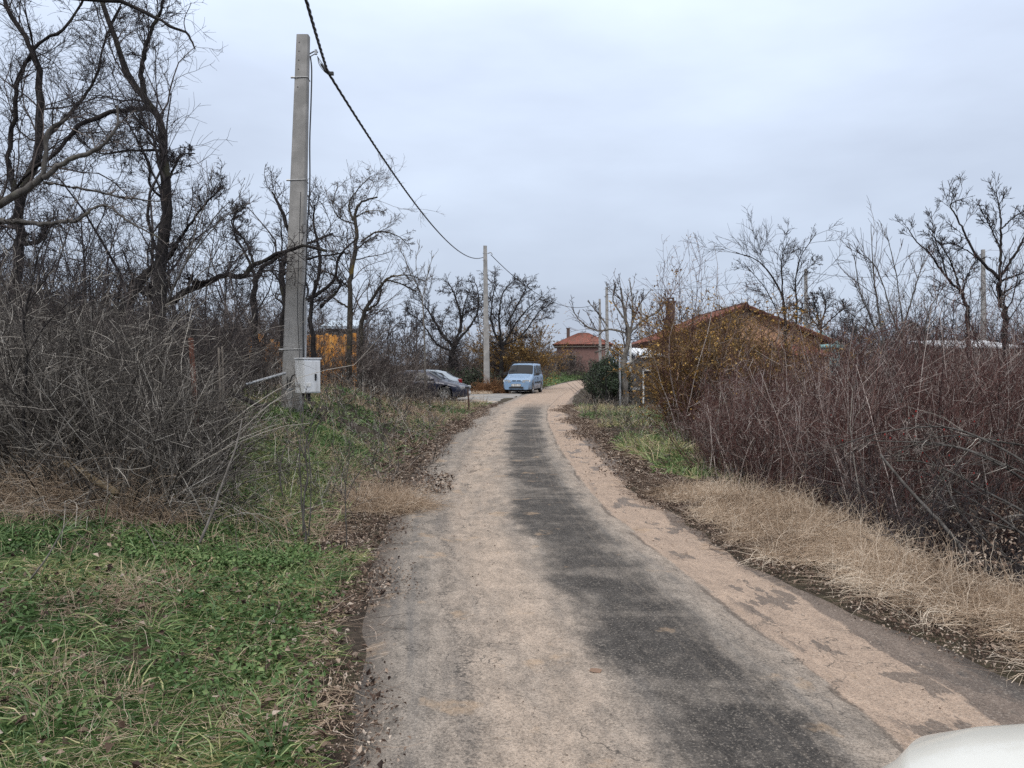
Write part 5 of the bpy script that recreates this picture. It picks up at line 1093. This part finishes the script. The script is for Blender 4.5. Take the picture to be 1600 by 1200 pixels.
x, y = leftpts(7000, 6.2, 12.5, .1, 5.5, lambda x, y: (.6+.6*sn(x, y, 1.3, 43))*sstep(.2, 1.2, eL(y)-x)); tufts(x, y, 12, (.06, .17), (.004, .007), np.clip(.48+.28*sn(x, y, 1.1, 44), 0, 1), acc=a, rad=.1)
x, y = leftpts(5500, 12, 33, .3, 5.5, lambda x, y: (.5+.6*sn(x, y, .9, 45))); tufts(x, y, 9, (.08, .2), (.008, .014), np.clip(.5+.3*sn(x, y, .8, 46), 0, 1), acc=a, rad=.15)
x, y = leftpts(2500, 58, 100, .2, 5); tufts(x, y, 9, (.2, .4), (.02, .04), np.clip(.35+.2*sn(x, y, .8, 46), 0, 1), acc=a, rad=.25)
tag(a.build('green_grass', M['blade']), 'green and yellowing grass on the left verge and bank', kind='stuff')
# right verge grass
a = Acc()
def rightpts(n, y0, y1, u0, u1, dens=None):
    y = rng.uniform(y0, y1, n); x = eR(y)+u0+(u1-u0)*rng.random(n)
    if dens is not None: s = rng.random(n) < dens(x, y); x, y = x[s], y[s]
    return x, y
x, y = rightpts(3600, 10.5, 31, .35, 3.4, lambda x, y: (.55+.5*sn(x, y, 1.2, 50))); tufts(x, y, 11, (.10, .26), (.006, .011), np.clip(.45+.35*sn(x, y, .9, 51), 0, 1), acc=a, rad=.12)
x, y = rightpts(60, 12.5, 15, .3, 1.0); tufts(x, y, 26, (.2, .42), (.004, .008), np.full(len(x), .72), acc=a, rad=.1)
tag(a.build('green_grass', M['blade']), 'patchy green and yellow grass on the right verge near the hedge', kind='stuff')
# clover and weeds
a = Acc()
def weeds(x, y, per, s, h_, tint, up=1.2):
    i = np.repeat(np.arange(len(x)), per); K = len(i); ang = rng.uniform(0, 6.28, K); rr = .09*np.sqrt(rng.random(K))
    C = vert(x[i]+np.cos(ang)*rr, y[i]+np.sin(ang)*rr); C[:, 2] += rng.uniform(.005, h_, K); a.leaves(C, rng.uniform(s*.6, s*1.3, K), np.clip(tint[i]+rng.normal(0, .15, K), 0, 1), up=up, asp=.75, curl=.15)
def patch_pts(px, D, rx, ry, n):
    c = G(px, D); ang = rng.uniform(0, 6.28, n); q = np.sqrt(rng.random(n)); return c[0]+np.cos(ang)*q*rx, c[1]+np.sin(ang)*q*ry
x, y = patch_pts(345, 6.1, .72, .62, 1500); weeds(x, y, 14, .014, .10, np.full(len(x), .62))
x, y = patch_pts(45, 6.0, .5, .6, 500); weeds(x, y, 12, .014, .09, np.full(len(x), .45))
x, y = leftpts(2700, 2.0, 6.4, .12, 4.5, lambda x, y: (.15+.8*(sn(x, y, 2.8, 60) > 0))*vis(x, y)); weeds(x, y, 11, .016, .09, np.clip(.4+.3*sn(x, y, 4, 61), 0, 1))
x, y = leftpts(2600, 6.4, 14, .5, 5.0, lambda x, y: .1+.8*(sn(x, y, 1.4, 62) > .15)); weeds(x, y, 9, .022, .07, np.clip(.5+.3*sn(x, y, 4, 61), 0, 1))
tag(a.build('clover', M['clover']), 'small leaved clover and weeds among the verge grass', kind='stuff')
# broad mixed patch of brown weeds breaking up the green
a = Acc(); x, y = leftpts(1900, 2.0, 7.6, .1, 4.8, lambda x, y: 1.0*(sn(x, y, 2.3, 66) > .12)); tufts(x, y, 16, (.05, .17), (.0018, .004), np.clip(.78+.15*rng.normal(size=len(x)), .4, 1), acc=a, rad=.07, bend=-.45, spread=1.1)
x, y = leftpts(900, 6.0, 7.6, .6, 4.8); tufts(x, y, 14, (.06, .2), (.002, .005), np.clip(.4+.25*rng.normal(size=len(x)), 0, 1), acc=a, rad=.08, bend=-.4, spread=.9)
tag(a.build('dry_grass', M['blade']), 'yellowed grass patches between the green tufts on the left', kind='stuff')
# straw: right dry grass strip
def straw(acc, x, y, per, ln, r, tint, bend=-.25, spread=.8, segs=6, rad=.07, wander=.22, tv=.2):
    n = len(x); i = np.repeat(np.arange(n), per); K = len(i); ang = rng.uniform(0, 6.28, K); rr = rad*np.sqrt(rng.random(K))
    D = np.stack([np.cos(ang)*spread*rng.uniform(.1, 1.5, K), np.sin(ang)*spread*rng.uniform(.1, 1.5, K), np.ones(K)], 1); D[:, :2] += rng.normal(0, .4, (n, 2))[i]
    P = grow(vert(x[i]+np.cos(ang)*rr, y[i]+np.sin(ang)*rr, .0), D, rng.uniform(ln[0], ln[1], K), segs, wander, (0, 0, bend), .5)
    P[..., 2] = np.maximum(P[..., 2], Hz(P[..., 0], P[..., 1])+.006+rng.uniform(0, .05, (K, 1)))
    r0 = rng.uniform(r*.6, r*1.3, K); acc.tubes(P, taper(r0, r0*.35, segs), 3, np.clip(tint[i]+rng.normal(0, tv, K), 0, 1))
a = Acc()
x, y = rightpts(2300, 2.6, 7.5, .10, 1.3, lambda x, y: sstep(0, .45, (x-eR(y))+.3*sn(x, y, 3, 70))*(.3+.7*(sn(x, y, 5, 76) > -.1))); straw(a, x, y, 18, (.12, .34), .0017, np.clip(.52+.38*sn(x, y, 3.5, 71), 0, 1), bend=-.42, spread=1.3, segs=8, wander=.32)
x, y = rightpts(1000, 7.5, 9.6, .12, 1.05, lambda x, y: sstep(0, .45, (x-eR(y))+.3*sn(x, y, 3, 70))); straw(a, x, y, 16, (.12, .32), .0022, np.clip(.52+.38*sn(x, y, 3.5, 71), 0, 1), bend=-.42, spread=1.3, segs=7, wander=.32)
x, y = rightpts(90, 2.8, 9.5, .05, 1.3); straw(a, x, y, 40, (.2, .48), .0017, np.clip(.65+.2*rng.normal(size=len(x)), 0, 1), bend=-.3, spread=1.0, segs=7, wander=.25)
x, y = rightpts(110, 3.0, 10, .4, 1.3); straw(a, x, y, 7, (.25, .5), .0018, np.full(len(x), .75), bend=-.10, spread=.4)
tag(a.build('dry_grass', M['straw']), 'matted bleached straw grass along the right edge of the lane', kind='stuff')
a = Acc()
x, y = patch_pts(610, 8.6, .42, .38, 150); straw(a, x, y, 24, (.2, .45), .0024, np.full(len(x), .5))
x, y = patch_pts(120, 6.7, .85, .22, 150); straw(a, x, y, 24, (.35, .8), .0022, np.full(len(x), .55), bend=-.35)
x, y = patch_pts(455, 3.4, .3, .3, 26); straw(a, x, y, 14, (.15, .34), .0014, np.full(len(x), .5), bend=-.5, spread=1.3)
x, y = patch_pts(60, 3.6, .4, .3, 16); straw(a, x, y, 22, (.15, .36), .0014, np.full(len(x), .5))
x, y = patch_pts(215, 4.9, .35, .15, 16); straw(a, x, y, 22, (.15, .36), .0014, np.full(len(x), .5))
x, y = leftpts(700, 6.0, 13, .3, 5, lambda x, y: sn(x, y, 1.6, 72) > .0); straw(a, x, y, 12, (.2, .5), .0026, np.full(len(x), .45))
x, y = leftpts(900, 13, 33, .3, 4.5, lambda x, y: sn(x, y, 1.2, 73) > -.1); straw(a, x, y, 9, (.25, .55), .006, np.full(len(x), .4))
x, y = rightpts(420, 11, 31, .2, 2.6, lambda x, y: sn(x, y, 1.3, 74) > .1); straw(a, x, y, 12, (.2, .5), .005, np.full(len(x), .5))
x, y = leftpts(2600, 2.0, 6.3, .1, 4.5, lambda x, y: (.2+.5*(sn(x, y, 3.4, 75) > .3))*vis(x, y)); straw(a, x, y, 6, (.10, .28), .0011, np.full(len(x), .5), bend=-.3)
x = rng.uniform(-1.4, -.2, 60)-1.0; y = rng.uniform(44.3, 45.2, 60); straw(a, x, y, 14, (.15, .3), .008, np.full(60, .7))
tag(a.build('dry_grass', M['straw']), 'tufts of dry straw grass scattered over both verges', kind='stuff')
# dead leaves and twig litter at the road edges
a = Acc()
def litter(x, y, s, up=1.6, dz=.012): 
    C = vert(x, y, dz); C[:, 2] = np.maximum(C[:, 2], .024)+rng.uniform(0, .012, len(x)); a.leaves(C, rng.uniform(s*.4, s*1.4, len(x)), up=up, asp=.55, curl=.5)
x, y = leftpts(30000, 2.0, 9.5, -.45, .9, lambda x, y: sstep(.5, .0, np.abs(eL(y)-x-.12+.32*sn(x, y, 2.2, 80)))*vis(x, y)); litter(x, y, .010)
x, y = leftpts(22000, 9.5, 33, -.7, 1.0, lambda x, y: sstep(.7, .1, np.abs(eL(y)-x-.2+.45*sn(x, y, 1.0, 81)))); litter(x, y, .022)
x, y = rightpts(20000, 2.6, 11.5, -.3, .6, lambda x, y: sstep(.4, .05, np.abs(x-eR(y)-.12+.15*sn(x, y, 2.5, 83)))); litter(x, y, .010)
x, y = rightpts(22000, 11, 31, -.9, 1.0, lambda x, y: sstep(.8, .1, np.abs(x-eR(y)-.15+.6*sn(x, y, .8, 82)))); litter(x, y, .022)
x, y = leftpts(2600, 2.0, 7, .2, 4.5, lambda x, y: vis(x, y)*.6); litter(x, y, .022, 1.0, .06)
x, y = leftpts(2600, 2.0, 9, -.3, .7, lambda x, y: sstep(.6, .1, np.abs(eL(y)-x-.15+.3*sn(x, y, 2.2, 80)))); litter(x, y, .022, 1.2, .01)
x, y = rightpts(1500, 2.6, 11, -.1, .6); litter(x, y, .020, 1.2, .01)
x, y = rightpts(7000, 2.6, 11.5, .1, .9); litter(x, y, .012)
x, y = rightpts(9000, 6, 12, 1.3, 6); litter(x, y, .02, 1.0, .01)
n = 9000; y = rng.uniform(2.2, 32, n); sd_ = rng.random(n) < .5; x = np.where(sd_, eL(y)-rng.uniform(-.2, .7, n), eR(y)+rng.uniform(-.15, .6, n))
ang = rng.uniform(0, 6.28, n); P = grow(vert(x, y, .02), np.stack([np.cos(ang), np.sin(ang), .15*rng.normal(size=n)], 1), rng.uniform(.05, .28, n), 3, .15); P[..., 2] = np.maximum(P[..., 2], np.maximum(Hz(P[..., 0], P[..., 1]), .02)+.006)
a.tubes(P, taper(np.full(n, .0022)*np.clip(y/7, .7, 3), np.full(n, .001)*np.clip(y/7, .7, 3), 3)); tag(a.build('leaf_litter', M['litter']), 'dead leaves and broken twigs along both edges of the lane', kind='stuff')
# pebbles and crumbs on the road
n = 2600; y = 2.3+20*rng.random(n)**1.8; u_ = rng.normal(0, 1.0, n); x = xc(y)+np.clip(u_*1.0, -1.75, 1.5)
V = []; Fq = []; s = rng.uniform(.002, .006, n)*np.clip(y/6, .7, 2); c8 = np.array([(-1, -1, 0), (1, -1, 0), (1, 1, 0), (-1, 1, 0), (-.6, -.6, .8), (.6, -.6, .8), (.6, .6, .8), (-.6, .6, .8)])
V = np.stack([x, y, .02*np.cos((x-xc(y))*.8)-.006], 1)[:, None, :]+c8[None]*s[:, None, None]*rng.uniform(.6, 1.3, (n, 8, 1)); f6 = np.array([(4, 5, 6, 7), (0, 1, 5, 4), (1, 2, 6, 5), (2, 3, 7, 6), (3, 0, 4, 7)])
F = (np.arange(n)[:, None, None]*8+f6[None]).reshape(-1, 4); tag(npmesh('gravel', V.reshape(-1, 3), F, M['litter'], tint=np.repeat(rng.random(n)*.9+.1, 8)), 'small stones and grit lying on the lane', kind='stuff')
q = G(930, 4.0); tag(MB().add([(-.034, 0, .022), (-.015, -.022, .024), (.02, -.026, .022), (.036, .0, .03), (.016, .024, .026), (-.022, .020, .03), (0, 0, .021)], [(0, 1, 6), (1, 2, 6), (2, 3, 6), (3, 4, 6), (4, 5, 6), (5, 0, 6)]).build('fallen_leaf', simple('dry_leaf', (.24, .15, .10), .8), loc=(q[0], 3.95, .0)), 'single curled brown leaf lying on the bare lane in the foreground', 'leaf')
# dry weed stems standing on the bank
a = Acc()
x, y = leftpts(420, 6.8, 14, .15, 4.5, lambda x, y: .2+.8*(sn(x, y, 1.6, 90) > .2)); n = len(x)
P = grow(vert(x, y), np.stack([rng.normal(0, .35, n), rng.normal(0, .35, n), np.ones(n)], 1), rng.uniform(.25, .8, n), 6, .12, (0, 0, -.03)); Rr = taper(np.full(n, .0035), np.full(n, .0018), 6); a.tubes(P, Rr)
P1, R1 = spawn(P, Rr, 6, .2, 1, (.3, 1.), .45, .6, .0022, n=4, wander=.14); a.tubes(P1, R1); P2, R2 = spawn(P1, R1, 3, .2, 1, (.3, 1.), .5, .6, .0018, n=2); a.tubes(P2, R2)
x, y = leftpts(700, 13, 31, .1, 4.0, lambda x, y: (.2+.8*(sn(x, y, 1.2, 91) > .1))*(1-.85*((y > 21) & (eL(y)-x < 1.3)))); n = len(x)
P = grow(vert(x, y), np.stack([rng.normal(0, .4, n), rng.normal(0, .4, n), np.ones(n)], 1), rng.uniform(.3, .9, n), 6, .12, (0, 0, -.03)); Rr = taper(np.full(n, .006), np.full(n, .003), 6); a.tubes(P, Rr)
P1, R1 = spawn(P, Rr, 6, .2, 1, (.3, 1.), .45, .6, .004, n=4, wander=.14); a.tubes(P1, R1); P2, R2 = spawn(P1, R1, 3, .2, 1, (.3, 1.), .5, .6, .0035, n=2); a.tubes(P2, R2)
x, y = rightpts(500, 11, 30, .2, 2.6, lambda x, y: .25+.75*(sn(x, y, 1.2, 92) > -.1)); n = len(x)
P = grow(vert(x, y), np.stack([rng.normal(0, .4, n), rng.normal(0, .4, n), np.ones(n)], 1), rng.uniform(.25, .7, n), 6, .12, (0, 0, -.03)); Rr = taper(np.full(n, .005), np.full(n, .002), 6); a.tubes(P, Rr)
P1, R1 = spawn(P, Rr, 6, .2, 1, (.3, 1.), .45, .6, .003, n=4, wander=.14); a.tubes(P1, R1)
tag(a.build('dry_weeds', M['twig_grey']), 'dry standing weed stems scattered over the banks', kind='stuff')
# red hips on the stems over the hollow
c_ = np.array([W(rng.uniform(1290, 1560), rng.uniform(640, 760), rng.uniform(7.2, 9)) for _ in range(34)]); g = MB()
for q in c_: g.cyl(q, q+np.array([0, 0, .016]), .006, .007, 6)
tag(g.build('red_hips', M['berry']), 'tiny red rose hips hanging in the stems over the right hollow', kind='stuff')
GR = {'bare_tree': 'bare winter trees', 'plum_tree': 'dark plum trees in the middle distance', 'utility_pole': 'utility poles along the lane', 'fence_post': 'posts standing in the verges', 'overhead_cable': 'overhead cables', 'overhead_wire': 'thin overhead wires', 'ochre_bush': 'ochre leaved bushes', 'bare_bush': 'tall bare bushes', 'shed': 'garden sheds', 'house': 'tiled roof houses', 'parked_car': 'parked cars', 'dry_sapling': 'dry saplings on the bank', 'fallen_branch': 'fallen branches', 'log': 'fallen logs', 'sapling': 'saplings'}
for o in list(bpy.data.objects):
    k = o.name.split('.')[0]
    if o.parent is None and k in GR and 'kind' not in o: o['group'] = GR[k]
